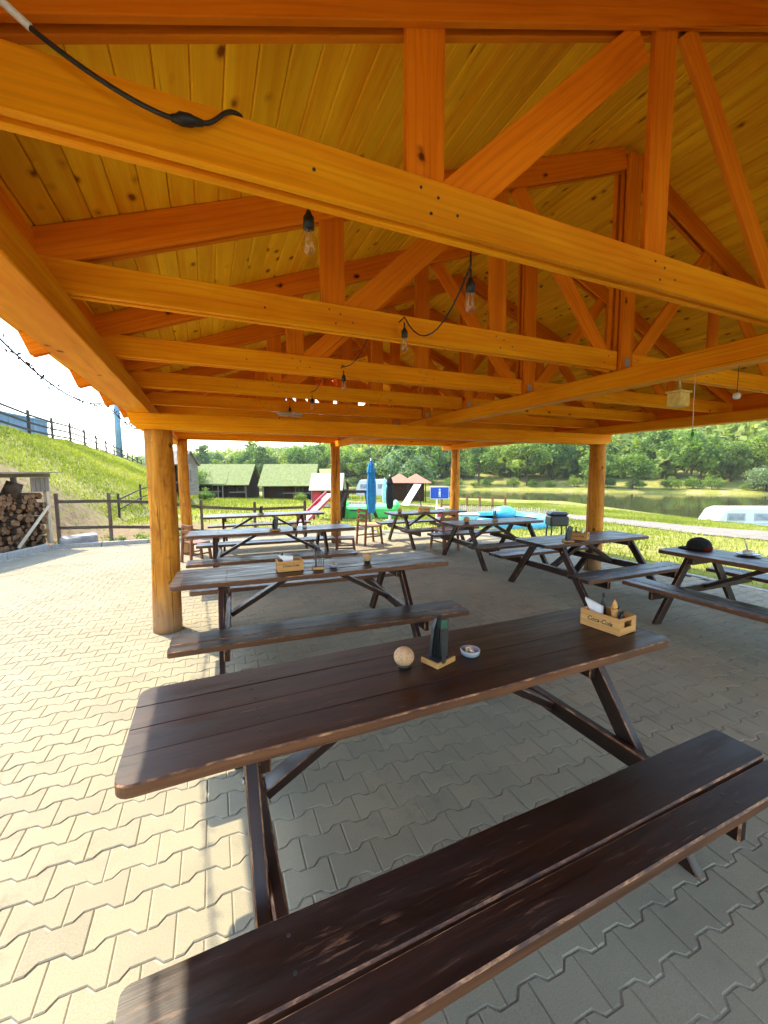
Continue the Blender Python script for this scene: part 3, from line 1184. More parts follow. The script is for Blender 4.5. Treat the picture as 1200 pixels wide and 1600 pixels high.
TG_L = 'long picnic tables in a row along the sunny edge'
TG_R = 'short picnic tables on the river side'
long_t = [
    (1.03, 1.665, 0.0, 'long dark brown picnic table in front, with open crate on its right end'),
    (1.02, 3.965, R(-3.4), 'long dark picnic table beside the thick log post, second from the front'),
    (1.02, 6.93, R(-3.5), 'long dark picnic table, third from the front, a tall black menu stand on it'),
    (1.24, 9.72, R(-1.5), 'long dark picnic table, farthest of the row along the sunny edge'),
]
lt = None
for i, (x, y, rz, lab) in enumerate(long_t):
    if lt is None:
        lt = thing('picnic_table', lab, 'picnic table', (x, y, 0), rz, TG_L)
        table_parts(lt, 2.66, 2.46, -0.93, 0.80)
        o = lt
    else:
        o = copy_tree(lt)
        o.location = (x, y, 0)
        o.rotation_euler = (0, 0, rz)
        o['label'] = lab
short_t = [
    (4.94, 4.13, R(-1), 'short dark picnic table in front of the far log post on the lawn side'),
    (5.26, 2.12, R(-91.5), 'dark picnic table at the edge of the lawn with a black hat on it'),
    (5.05, 6.28, R(-3), 'short dark picnic table between the two others, pool blue showing behind it'),
    (4.85, 8.55, R(-2), 'short dark picnic table farthest back, in front of the blue sign'),
]
st = None
for i, (x, y, rz, lab) in enumerate(short_t):
    if st is None:
        st = thing('picnic_table', lab, 'picnic table', (x, y, 0), rz, TG_R)
        table_parts(st, 1.96, 1.86, -0.66, 0.66)
        o = st
    else:
        o = copy_tree(st)
        o.location = (x, y, 0)
        o.rotation_euler = (0, 0, rz)
        o['label'] = lab

# ------------------------------------------------------------------ things on the tables
TT = 0.762


def crate(loc, rz, label):
    t = thing('crate', label, 'crate', loc, rz, 'drink crates with napkins and condiments')
    L, W_, Hh, th = 0.245, 0.165, 0.100, 0.009
    box('bottom', t, (0, 0, 0.0055), (L - 2 * th, W_ - 2 * th, 0.009), 'crate_wood', 0.001)
    for s in (-1, 1):
        box('side_board', t, (0, s * (W_ / 2 - th / 2), Hh / 2), (L, th, Hh), 'crate_wood', 0.0015)
    for s in (-1, 1):
        # end boards with a hand slot: bottom strip, top strip, two cheeks
        x = s * (L / 2 - th / 2)
        w2 = W_ - 2 * th - 0.001
        box('end_board', t, (x, 0, 0.022), (w2, th, 0.040), 'crate_wood', 0.001, rot=(0, 0, R(90)))
        box('end_board', t, (x, 0, 0.089), (w2, th, 0.020), 'crate_wood', 0.001, rot=(0, 0, R(90)))
        for q_ in (-1, 1):
            box('end_cheek', t, (x, q_ * (w2 / 2 - 0.018), 0.0605), (0.036, th, 0.035), 'crate_wood', 0.001, rot=(0, 0, R(90)))
    fc = bpy.data.curves.new('lettering', 'FONT')
    fc.body = 'Coca-Cola'
    fc.size = 0.036
    fc.shear = 0.35
    fc.align_x = 'CENTER'
    fc.align_y = 'CENTER'
    fc.extrude = 0.0003
    fc.offset = 0.0006
    fc.materials.append(MATS['black_rubber'])
    fo = bpy.data.objects.new('lettering_curve', fc)
    col.objects.link(fo)
    lm = bpy.data.meshes.new_from_object(fo.evaluated_get(bpy.context.evaluated_depsgraph_get()))
    bpy.data.objects.remove(fo)
    o = bpy.data.objects.new('lettering', lm)
    o.location = (0, -W_ / 2 - 0.0006, Hh * 0.55)
    o.rotation_euler = (R(90), 0, 0)
    link(o, t)
    return t


def napkins(loc, rz, label):
    t = thing('napkin_stack', label, 'napkins', loc, rz, 'white napkins in the crates')
    for k in range(5):
        bm = bmesh.new()
        ox = -0.004 * k
        tri = [(-0.085 + ox, 0, 0.125 + 0.002 * k), (0.045, 0, 0.118), (0.045, 0, 0.012), (0.0 + ox, 0, 0.012)]
        fa = [bm.verts.new(Vector(p) + Vector((0, 0.004 * k, 0))) for p in tri]
        fb = [bm.verts.new(Vector(p) + Vector((0, 0.004 * k + 0.0015, 0))) for p in tri]
        bm.faces.new(fa)
        bm.faces.new(fb[::-1])
        for a in range(4):
            b = (a + 1) % 4
            bm.faces.new((fa[b], fa[a], fb[a], fb[b]))
        bmesh.ops.recalc_face_normals(bm, faces=bm.faces)
        to_obj('napkin', bm, 'paper', t)
    return t


def pepper_mill(loc, label):
    t = thing('pepper_mill', label, 'pepper mill', loc, 0, 'wooden mills in the crates')
    to_obj('body', lathe_bm([(0.021, 0.0), (0.022, 0.02), (0.018, 0.06), (0.016, 0.09), (0.019, 0.105), (0.017, 0.112)], 16), 'crate_wood', t)
    to_obj('head', lathe_bm([(0.013, 0.112), (0.017, 0.125), (0.012, 0.145), (0.004, 0.168), (0.0, 0.17)], 16), 'crate_wood', t)
    return t


def bottle(loc, label, rr=0.018, h=0.17, mat='black_metal'):
    t = thing('sauce_bottle', label, 'bottle', loc, 0, 'dark bottles in the crates')
    to_obj('body', lathe_bm([(rr, 0), (rr, h * 0.6), (rr * 0.5, h * 0.78), (rr * 0.45, h * 0.88)], 14), mat, t)
    to_obj('cap', lathe_bm([(rr * 0.55, h * 0.88), (rr * 0.55, h), (0, h)], 12), 'black_rubber', t)
    return t


def menu_holder(loc, rz, label, s=1.0):
    t = thing('menu_holder', label, 'menu holder', loc, rz, 'black menu holders on the tables')
    box('base', t, (0, 0, 0.010 * s), (0.105 * s, 0.085 * s, 0.020 * s), 'crate_wood', 0.002)
    box('base_pad', t, (0, 0, 0.0225 * s), (0.094 * s, 0.074 * s, 0.005 * s), 'black_metal', 0.001)
    # front strap and the leaf-shaped back plate, both thin sheet metal
    box('strap', t, (-0.018 * s, -0.0395 * s, 0.075 * s), (0.020 * s, 0.003, 0.125 * s), 'black_metal', 0.001, rot=(R(-4), 0, 0))
    bm = bmesh.new()
    prof = [(-0.028, 0.024), (0.022, 0.024), (0.034, 0.06), (0.042, 0.11), (0.040, 0.15), (0.026, 0.172), (0.004, 0.165), (-0.012, 0.13), (-0.022, 0.08)]
    fa = [bm.verts.new((x * s, 0.010 * s, z * s)) for x, z in prof]
    fb = [bm.verts.new((x * s, 0.022 * s, z * s)) for x, z in prof]
    bm.faces.new(fa)
    bm.faces.new(fb[::-1])
    for k in range(len(prof)):
        k2 = (k + 1) % len(prof)
        bm.faces.new((fa[k2], fa[k], fb[k], fb[k2]))
    bmesh.ops.recalc_face_normals(bm, faces=bm.faces)
    to_obj('back_plate', bm, 'black_metal', t)
    for k in range(3):
        rt = (R(-6 + 3 * k), R(10), 0)
        cd_ = box('menu_card', t, (0.008 * s, (-0.022 + 0.010 * k) * s, 0.098 * s), (0.046 * s, 0.0018, 0.140 * s), 'black_metal', 0, rot=rt)
        box('card_header', cd_, (-0.003 * s, -0.0012, 0.050 * s), (0.036 * s, 0.0008, 0.030 * s), 'menu_card', 0)
    return t


def round_pot(loc, label, r=0.044):
    t = thing('clay_pot', label, 'pot', loc, random.uniform(0, 3), 'round clay candle pots')
    to_obj('foot', lathe_bm([(r * 0.62, 0), (r * 0.68, 0.008), (r * 0.6, 0.012)], 20), 'black_rubber', t)  # dark ring put in for the shadow and reflection under the pot
    prof = []
    for k in range(13):
        a = -0.95 + (math.pi / 2 + 0.95) * k / 12
        prof.append((max(0.0, r * math.cos(a)) if k < 12 else 0.0, 0.010 + r * 0.80 + r * 0.92 * math.sin(a)))
    to_obj('body', lathe_bm(prof, 24), 'clay', t)
    return t


def ashtray(loc, label, r=0.042):
    t = thing('ashtray', label, 'ashtray', loc, random.uniform(0, 3), 'small bowls used as ashtrays')
    to_obj('bowl', lathe_bm([(r * 0.7, 0), (r * 0.95, 0.012), (r, 0.034), (r * 0.9, 0.036), (r * 0.82, 0.016), (0, 0.012)], 22), 'grey_window', t)
    bm = bmesh.new()
    rr = random.Random(hash(label) & 0xffff)
    for k in range(9):
        a = rr.uniform(0, 6.28)
        d = rr.uniform(0, r * 0.55)
        c = Vector((d * math.cos(a), d * math.sin(a), 0.026 + 0.016 * (1 - d / r) * rr.random()))
        u = Vector((rr.uniform(-1, 1), rr.uniform(-1, 1), rr.uniform(0, 0.8))).normalized() * 0.013
        tube_bm([c - u, c + u], 0.006, 6, bm)
    to_obj('filling', bm, 'ash_filling', t)
    return t


# front table
crate((2.185, 1.63, TT), R(-84), 'open wooden crate with black script lettering on the front table')
napkins((2.150, 1.69, TT + 0.012), R(-98), 'fan of white folded napkins standing in the front crate')
pepper_mill((2.195, 1.595, TT + 0.011), 'pointed light wood mill standing in the front crate')
bottle((2.235, 1.70, TT + 0.011), 'slim dark bottle behind the napkins in the front crate', 0.016, 0.175)
bottle((2.235, 1.605, TT + 0.011), 'short black capped bottle beside the mill in the front crate', 0.018, 0.12)
bottle((2.205, 1.550, TT + 0.011), 'squat black capped shaker at the open end of the front crate', 0.016, 0.112)
menu_holder((1.020, 1.665, TT), R(18), 'black menu holder with green cards on the front table', 1.3)
round_pot((0.842, 1.690, TT), 'round speckled clay pot on the front table', 0.050)
ashtray((1.205, 1.655, TT), 'small bowl full of stubs beside the front menu holder', 0.050)
# second table
crate((0.71, 3.93, TT), R(-2), 'orange wooden crate with lettering on the second table')
napkins((0.70, 3.93, TT + 0.012), R(-10), 'white napkins standing in the crate on the second table')
bottle((0.645, 3.96, TT + 0.011), 'dark bottle in the crate on the second table', 0.018, 0.15)
menu_holder((0.975, 3.86, TT), R(80), 'thin black menu holder edge-on on the second table', 1.25)
ashtray((1.125, 3.84, TT), 'small dark bowl beside the menu holder on the second table')
round_pot((1.52, 3.92, TT), 'round clay pot at the free end of the second table', 0.05)
# third and fourth table
menu_holder((1.00, 6.75, TT), R(20), 'tall black menu stand on the third table', 1.35)
round_pot((1.33, 6.78, TT), 'small dark pot beside the menu stand on the third table', 0.045)
ashtray((1.50, 6.80, TT), 'low dark bowl on the third table')
menu_holder((1.12, 9.62, TT), R(40), 'black menu holder on the farthest long table', 1.1)
# river side tables
menu_holder((4.42, 3.93, TT), R(-30), 'square black menu holder on the short table by the lawn', 1.25)
t = crate((4.72, 4.02, TT), R(-60), 'small wooden caddy seen end-on on the short table by the lawn')
bottle((4.70, 4.05, TT + 0.011), 'dark bottle in the caddy on the short table by the lawn', 0.017, 0.16)
napkins((4.75, 4.00, TT + 0.012), R(-150), 'white napkins in the caddy on the short table by the lawn')
menu_holder((5.05, 6.22, TT), R(60), 'black menu holder on the middle short table', 1.2)
round_pot((4.42, 6.25, TT), 'brown clay pot on the middle short table', 0.06)
round_pot((4.10, 8.45, TT), 'brown pot at the end of the farthest short table', 0.06)
crate((4.78, 8.50, TT), R(10), 'dark little crate on the farthest short table')

# black hat with a red lining
hat = thing('hat', 'black hat with a red lining lying on the table by the lawn', 'hat', (5.40, 2.88, TT), R(25))
bm = bmesh.new()
seg = 28
rings = []
for k, (r, z) in enumerate([(0.0, 0.135), (0.05, 0.132), (0.09, 0.115), (0.115, 0.085), (0.125, 0.05), (0.128, 0.02), (0.122, 0.006), (0.10, 0.002), (0.0, 0.002)]):
    rings.append([bm.verts.new((r * 1.12 * math.cos(a * 2 * math.pi / seg), r * math.sin(a * 2 * math.pi / seg), z * (1 + 0.07 * math.cos(a * 2 * math.pi / seg)))) for a in range(seg)])
for a, b in zip(rings, rings[1:]):
    for k in range(seg):
        bm.faces.new((a[k], b[k], b[(k + 1) % seg], a[(k + 1) % seg])).smooth = True
bmesh.ops.remove_doubles(bm, verts=bm.verts, dist=1e-5)
to_obj('crown', bm, 'black_fabric', hat)
bm = bmesh.new()
rows = []
for i in range(7):
    f = i / 6
    row = []
    for k in range(9):
        a = 1.66 - 0.9 + 1.8 * k / 8
        r = 0.12 + 0.085 * f * math.cos((k / 8 - 0.5) * 2.2)
        row.append(bm.verts.new((r * 1.12 * math.cos(a), r * math.sin(a), 0.014 - 0.006 * f)))
    rows.append(row)
for a, b in zip(rows, rows[1:]):
    for k in range(8):
        bm.faces.new((a[k], b[k], b[k + 1], a[k + 1])).smooth = True
ret = bmesh.ops.solidify(bm, geom=list(bm.faces), thickness=0.004)
to_obj('brim', bm, 'black_fabric', hat)
bm = bmesh.new()
ra, rb = [], []
for k in range(12):
    a = -2.75 + 1.35 * k / 11
    ra.append(bm.verts.new((0.1475 * math.cos(a), 0.132 * math.sin(a), 0.004)))
    rb.append(bm.verts.new((0.1475 * math.cos(a), 0.132 * math.sin(a), 0.042)))
for k in range(11):
    bm.faces.new((ra[k], ra[k + 1], rb[k + 1], rb[k])).smooth = True
bmesh.ops.solidify(bm, geom=list(bm.faces), thickness=0.003)
to_obj('lining', bm, 'red_fabric', hat)

bw = thing('bowl', 'pale bowl with a spoon and straw on the table with the hat', 'bowl', (5.45, 2.42, TT))
to_obj('dish', lathe_bm([(0.05, 0), (0.10, 0.018), (0.115, 0.030), (0.105, 0.030), (0.06, 0.012), (0, 0.010)], 24), 'grey_window', bw)
to_obj('pot', lathe_bm([(0.035, 0.013), (0.045, 0.03), (0.045, 0.06), (0.038, 0.062), (0.036, 0.04), (0, 0.035)], 18), 'white_paint', bw)
to_obj('spoon', tube_bm([(0.0, 0.0, 0.04), (-0.03, 0.03, 0.19)], 0.004, 6), 'grey_metal', bw)
to_obj('straw', tube_bm([(0.01, 0.0, 0.04), (-0.01, 0.02, 0.15)], 0.003, 6), 'white_paint', bw)
round_pot((5.38, 2.06, TT), 'brown pot at the picture edge on the table with the hat', 0.07)

# ------------------------------------------------------------------ string lights


def socket_bulb(parent, p, s=1.0, lean=(0, 0)):
    """socket hanging at p (top of the short lead), bulb below"""
    x, y, z = p
    l = 0.030
    a = Vector((x, y, z))
    d = Vector((lean[0], lean[1], -1)).normalized()
    base = a + d * l
    rot = d.to_track_quat('-Z', 'Y').to_euler()
    so_ = to_obj('socket', tube_bm([(0, 0, 0.032), (0, 0, 0)], 0.004, 6, lathe_bm([(0.008, 0.0), (0.0115, -0.010), (0.0165, -0.016), (0.0175, -0.048), (0.0, -0.048)], 16)), 'black_rubber', parent, base)
    so_.rotation_euler = rot
    bl = to_obj('bulb', lathe_bm([(0.013, -0.047), (0.016, -0.056), (0.0225, -0.075), (0.0235, -0.092), (0.019, -0.110), (0.010, -0.120), (0.0, -0.1225)], 18), 'bulb_glass', parent, base)
    bl.rotation_euler = rot
    fl = to_obj('filament', tube_bm([(0.006, 0, -0.05), (0.009, 0, -0.095), (0, 0, -0.102), (-0.009, 0, -0.095), (-0.006, 0, -0.05)], 0.0016, 5), 'filament', bl)
    return so_


SB = Vector((1.0, 4.0, 2.55))
st_l = thing('string_light', 'black cable with clear bulbs looped along the trusses under the ceiling', 'string lights', SB)
bulbs = [(0.318, 1.285, 2.515), (0.910, 1.285, 2.430), (1.030, 2.06, 2.515), (1.003, 3.05, 2.480), (1.000, 4.05, 2.470), (0.966, 5.03, 2.520), (1.00, 6.02, 2.50), (1.00, 7.0, 2.50)]
for p in bulbs:
    socket_bulb(st_l, Vector(p) - SB)
route = [((0.14, 1.21, 2.583), 0.0), ((0.318, 1.285, 2.56), 0.0), ((0.908, 1.285, 2.60), 0.0), ((0.910, 1.285, 2.445), 0.075), ((1.030, 2.06, 2.545), 0.03), ((1.02, 2.56, 2.60), 0.06),
         ((1.003, 3.05, 2.515), 0.03), ((1.0, 3.6, 2.6), 0.05), ((1.000, 4.05, 2.505), 0.03), ((0.98, 4.6, 2.6), 0.05), ((0.966, 5.03, 2.552), 0.05), ((1.0, 6.02, 2.535), 0.06), ((1.0, 7.0, 2.535), 0.06), ((1.0, 8.0, 2.6), 0)]
cab = []
for (a, sag), (b, _s) in zip(route, route[1:]):
    a, b = Vector(a), Vector(b)
    for i in range(10):
        f = i / 10
        p = a.lerp(b, f)
        p.z -= sag * 4 * f * (1 - f) * (2.2 if sag == 0.075 else 1.0)
        cab.append(p - SB)
cab.append(Vector(route[-1][0]) - SB)
to_obj('cable', tube_bm(cab, 0.0036, 6), 'black_rubber', st_l)

# lead with a plug coupling over the first truss
LB = Vector((0.0, 1.08, 2.55))
lead = thing('power_lead', 'black power lead with a coupling and pale strap over the first tie beam', 'cable', LB)
pts_a = [(-0.40, 1.05, 2.67), (-0.30, 1.06, 2.60), (-0.205, 1.08, 2.555)]
pts_b = bez((-0.30, 1.115, 2.606), (-0.22, 1.115, 2.555), (-0.10, 1.115, 2.508), (-0.032, 1.115, 2.509), 16)
pts_c = bez((0.028, 1.118, 2.520), (0.065, 1.118, 2.525), (0.075, 1.125, 2.585), (0.118, 1.150, 2.588), 10) + [(0.14, 1.2, 2.585)]
to_obj('strap', tube_bm([Vector(p) - LB for p in ((-0.405, 1.10, 2.668), (-0.35, 1.108, 2.638), (-0.285, 1.115, 2.597))], 0.0075, 6), 'cotton_strap', lead)
to_obj('cable', tube_bm([Vector(p) - LB for p in [(-0.50, 1.09, 2.73), (-0.40, 1.10, 2.665)] + pts_b + [(-0.01, 1.116, 2.512)] + pts_c], 0.0052, 8), 'black_rubber', lead)
bm = tube_bm([Vector(p) - LB for p in ((-0.038, 1.115, 2.509), (-0.026, 1.115, 2.510), (-0.018, 1.115, 2.513), (0.004, 1.117, 2.517), (0.010, 1.117, 2.518), (0.030, 1.118, 2.520))], [0.007, 0.010, 0.014, 0.0135, 0.0105, 0.007], 10)
to_obj('coupling', bm, 'black_rubber', lead)

# little yellow box, fly ribbon and lamp under the centre beam
hb = thing('hanging_box', 'small yellow box hanging by a string from the centre beam', 'hanging box', (2.88, 1.72, 2.10))
box('case', hb, (0, 0, 0.068), (0.105, 0.085, 0.085), 'yellow_wood', 0.004)
box('lid', hb, (0, 0, 0.118), (0.125, 0.10, 0.014), 'yellow_wood', 0.003)
to_obj('string', tube_bm([(0, 0, 0.124), (0.004, 0, 0.214)], 0.0022, 5), 'cotton_strap', hb)
to_obj('string', tube_bm([(0.03, 0, 0.124), (0.004, 0, 0.200)], 0.0022, 5), 'cotton_strap', hb)
fr = thing('hanging_ribbon', 'green ribbon dangling on a thin string below the centre beam', 'ribbon', (2.88, 1.62, 1.92))
to_obj('string', tube_bm([(0.0, 0, 0.04), (0.0, 0.005, 0.2), (-0.01, 0.0, 0.395)], 0.0018, 5), 'cotton_strap', fr)
bm = bmesh.new()
rows = []
for i in range(9):
    f = i / 8
    a = f * 4.0
    hw = 0.012 * (1 - 0.4 * f)
    rows.append([bm.verts.new((hw * math.cos(a), hw * math.sin(a), 0.05 - 0.07 * f)), bm.verts.new((-hw * math.cos(a), -hw * math.sin(a), 0.05 - 0.07 * f))])
for a, b in zip(rows, rows[1:]):
    bm.faces.new((a[0], a[1], b[1], b[0]))
bmesh.ops.solidify(bm, geom=list(bm.faces), thickness=0.002)
to_obj('ribbon', bm, 'play_green', fr)
gl = thing('globe_lamp', 'small white globe lamp beneath the centre beam at the right', 'lamp', (2.89, 1.40, 2.10))
to_obj('globe', lathe_bm([(0.0, 0.02), (0.014, 0.024), (0.021, 0.04), (0.014, 0.056), (0.0, 0.06)], 16), 'white_paint', gl)
to_obj('cord', tube_bm([(0, 0, 0.058), (0, 0, 0.212)], 0.002, 5), 'black_rubber', gl)
tl = thing('white_tube', 'white strip fixed beneath a far truss', 'lamp', (0.98, 5.12, 2.40))  # plain white bar with end caps, no emission
box('housing', tl, (0, 0, 0.026), (0.30, 0.05, 0.02), 'white_paint', 0.003)
to_obj('tube', tube_bm([(-0.13, 0, 0.006), (0.13, 0, 0.006)], 0.010, 8), 'white_paint', tl)
for s in (-1, 1):
    box('end_cap', tl, (s * 0.135, 0, 0.009), (0.012, 0.026, 0.026), 'grey_metal', 0.002)

# ------------------------------------------------------------------ left side: firewood rack, fence, embankment
A = Vector((-3.50, 12.05, 0))
D = Vector((-0.39, -0.92, 0)).normalized()       # along the rack, towards the left of the picture
Nn = Vector((0.92, -0.39, 0)).normalized()       # out of its front
az = math.atan2(-D.y, -D.x)
rack = thing('firewood_rack', 'grey timber rack holding firewood beside the paving', 'rack', A)
RL, RD, RH = 4.6, 0.75, 1.63
for k in range(4):
    for dpt in (0, -RD):
        p = D * (RL / 3 * k) + Nn * dpt
        gz = 0.05
        beam('rack_post', rack, (p.x, p.y, gz), (p.x, p.y, RH), 0.09, 0.09, 'pale_wood' if dpt == 0 and k == 0 else 'grey_wood', up=Nn, bevel=0.006)
p0, p1 = D * -0.1, D * (RL + 0.1)
for dpt in (0.0, -RD):
    beam('top_rail', rack, (p0.x + Nn.x * dpt, p0.y + Nn.y * dpt, RH + 0.05), (p1.x + Nn.x * dpt, p1.y + Nn.y * dpt, RH + 0.05), 0.09, 0.09, 'grey_wood')
for k in range(3):
    q0 = p0 + Nn * (0.12 - 0.34 * k)
    q1 = p1 + Nn * (0.12 - 0.34 * k)
    beam('roof_board', rack, (q0.x, q0.y, RH + 0.115 - 0.03 * k), (q1.x, q1.y, RH + 0.115 - 0.03 * k), 0.022, 0.33, 'grey_wood')
q0, q1 = D * 0.02 + Nn * 0.07, D * 0.95 + Nn * 0.07
beam('diagonal_brace', rack, (q0.x, q0.y, 0.98), (q1.x, q1.y, 0.10), 0.07, 0.03, 'pale_wood')
for k in range(4):
    q0 = D * (0.03 + 0.13 * k) + Nn * 0.055
    beam('back_board', rack, (q0.x, q0.y, 1.30), (q0.x, q0.y, RH), 0.12, 0.02, 'grey_wood', up=D)

# split logs in the rack, each turned and placed on its own
bm = bmesh.new()
rr = random.Random(3)
zrow = 0.13
row = 0
while zrow < 1.30:
    rad = 0.062
    s = 0.10 + (row % 2) * 0.05
    while s < RL - 0.1:
        r_ = rad * rr.uniform(0.6, 1.35)
        hmax = 1.22 + 0.14 * math.sin(s * 2.3) + 0.10 * math.sin(s * 5.1)
        if zrow < hmax and not (0.1 < s < 0.22 and zrow > 0.95):
            c = A + D * s + Vector((0, 0, zrow + rr.uniform(-0.03, 0.03)))
            a0 = c + Nn * rr.uniform(-0.12, 0.06)
            b0 = c - Nn * (RD - 0.1)
            seg = rr.choice((5, 6, 7))
            f0 = len(bm.faces)
            tube_bm([a0, b0], r_, seg, bm)
            bm.faces.ensure_lookup_table()
            bm.faces[-2].material_index = 1
            for f in bm.faces[f0:]:
                f.smooth = False
        s += rad * rr.uniform(1.8, 2.15)
    zrow += rad * 1.72
    row += 1
fw = to_obj('firewood', bm, ['bark', 'cut_wood'])
tag(fw, 'split firewood logs stacked in the timber rack', 'firewood', kind='stuff')
lg = to_obj('chopping_log', tube_bm([(0, 0, 0), (0.10, 0.05, 0.30)], [0.17, 0.15], 11), 'bark', None, A + D * 0.75 + Vector((0, 0, 1.22)) - Nn * 0.2)
tag(lg, 'large dark log lying on top of the firewood stack', 'log')
bl_ = box('stone_block', None, (-2.82, 11.62, 0.10), (0.72, 0.36, 0.30), 'stone', 0.03, rot=(R(6), R(-5), R(14)))
tag(bl_, 'grey stone block lying beside the rack at the edge of the paving', 'stone')


def rail_fence(name, label, posts, rails, ph, pr, mat, rail_h=0.09, cat='fence', rail_t=0.03, base_extra=0.1):
    b = Vector(posts[0])
    f = thing(name, label, cat, b)
    for p in posts:
        p = Vector(p) - b
        beam('fence_post', f, (p.x, p.y, p.z - base_extra), (p.x, p.y, p.z + ph), pr, pr, mat, up=(1, 0, 0), bevel=0.005)
    for z in rails:
        for p, q_ in zip(posts, posts[1:]):
            p, q_ = Vector(p) - b, Vector(q_) - b
            d = (q_ - p)
            sd = Vector((d.y, -d.x, 0)).normalized() * (pr / 2 + rail_t / 2 - 0.002)
            beam('fence_rail', f, p + sd + Vector((0, 0, z)), q_ + sd + Vector((0, 0, z)), rail_h, rail_t, mat, bevel=0.004)
    return f


def tz(x, y):
    return float(terrain_z(x, y))


fp = [(-3.35, 12.15), (-2.22, 11.85), (-1.10, 11.75), (-0.15, 11.75), (1.2, 11.72), (2.6, 11.7)]
rail_fence('rail_fence', 'low dark two rail fence behind the paving beside the firewood', [(x, y, 0.0 - 0.33 * max(0, min(1, (x + 1.5) / 2))) for x, y in fp], (0.40, 1.04), 1.24, 0.07, 'weathered_wood', 0.075)
cp = [(-8.0 + 0.02 * k, 19.2 + 3.3 * k) for k in range(14)]
rail_fence('rail_fence', 'grey three rail fence along the crest of the grassy embankment', [(x, y, tz(x, y)) for x, y in cp], (0.25, 0.62, 1.0), 1.25, 0.11, 'dark_fence_wood', 0.10)
# wires and stakes on the lower slope
vp = []
for k in range(9):
    y = 17 + 3.2 * k
    x = -2.9 + 0.28 * k
    vp.append((x, y, tz(x, y)))
rail_fence('rail_fence', 'low fence stepping down the foot of the embankment', vp, (0.35, 0.7), 0.9, 0.07, 'dark_fence_wood', 0.05)

# blue grey wall and steel poles beyond the crest
wl = thing('long_wall', 'blue grey wall of a long building beyond the embankment crest', 'building', (-13.5, 26, 2.4))
beam('wall', wl, (0, 0, 1.6), (2.6, 12.5, 1.6), 3.2, 0.3, 'blue_wall')
beam('roof_edge', wl, (-0.1, -0.5, 3.26), (2.6, 13, 3.26), 0.12, 0.6, 'blue_steel')
for k in range(5):
    beam('pilaster', wl, (0.30 + 0.52 * k, 0.9 + 2.5 * k, 0), (0.30 + 0.52 * k, 0.9 + 2.5 * k, 3.2), 0.16, 0.16, 'blue_steel', up=(1, 0, 0))
for i, (x, y, h, lab) in enumerate(((-8.75, 53.7, 7.5, 'tall blue steel pole behind the embankment crest'), (-7.9, 69.9, 8.0, 'thin blue steel pole just beside the thick log post'))):
    pl = thing('steel_pole', lab, 'pole', (x, y, tz(x, y) - 0.2))
    to_obj('shaft', tube_bm([(0, 0, 0), (0, 0, h)], [0.36, 0.28], 12), 'blue_steel', pl)
    to_obj('collar', lathe_bm([(0.50, 0), (0.50, 0.25), (0.43, 0.35)], 12), 'blue_steel', pl)
    to_obj('cap', lathe_bm([(0.33, h - 0.05), (0.33, h + 0.05), (0.0, h + 0.12)], 12), 'blue_steel', pl)

# garland hung from the eave
gb = Vector((-1.5, 5.0, 2.3))
gar = thing('garland', 'dark leafy garland swinging from the eave outside the pavilion', 'garland', gb)
gpts = []
for a, b, sag in (((-1.12, 2.2, 2.80), (-1.12, 6.18, 2.60), 0.27), ((-1.12, 6.18, 2.60), (-1.12, 9.6, 2.60), 0.10)):
    a, b = Vector(a), Vector(b)
    for i in range(40):
        f = i / 40
        p = a.lerp(b, f)
        p.z -= sag * 4 * f * (1 - f)
        gpts.append(p - gb)
to_obj('wire', tube_bm(gpts, 0.0065, 5), 'dark_fence_wood', gar)
bm = bmesh.new()
rr = random.Random(8)
for p in gpts:
    for k in range(4):
        c = p + Vector([rr.uniform(-0.03, 0.03) for _ in range(3)])
        u = Vector([rr.uniform(-1, 1) for _ in range(3)]).normalized() * 0.020
        v = Vector([rr.uniform(-1, 1) for _ in range(3)]).normalized() * 0.010
        bm.faces.new([bm.verts.new(c + q_) for q_ in (-u, v, u, -v)])
lv = to_obj('leaves', bm, 'dark_fence_wood', gar)

# ------------------------------------------------------------------ camp buildings


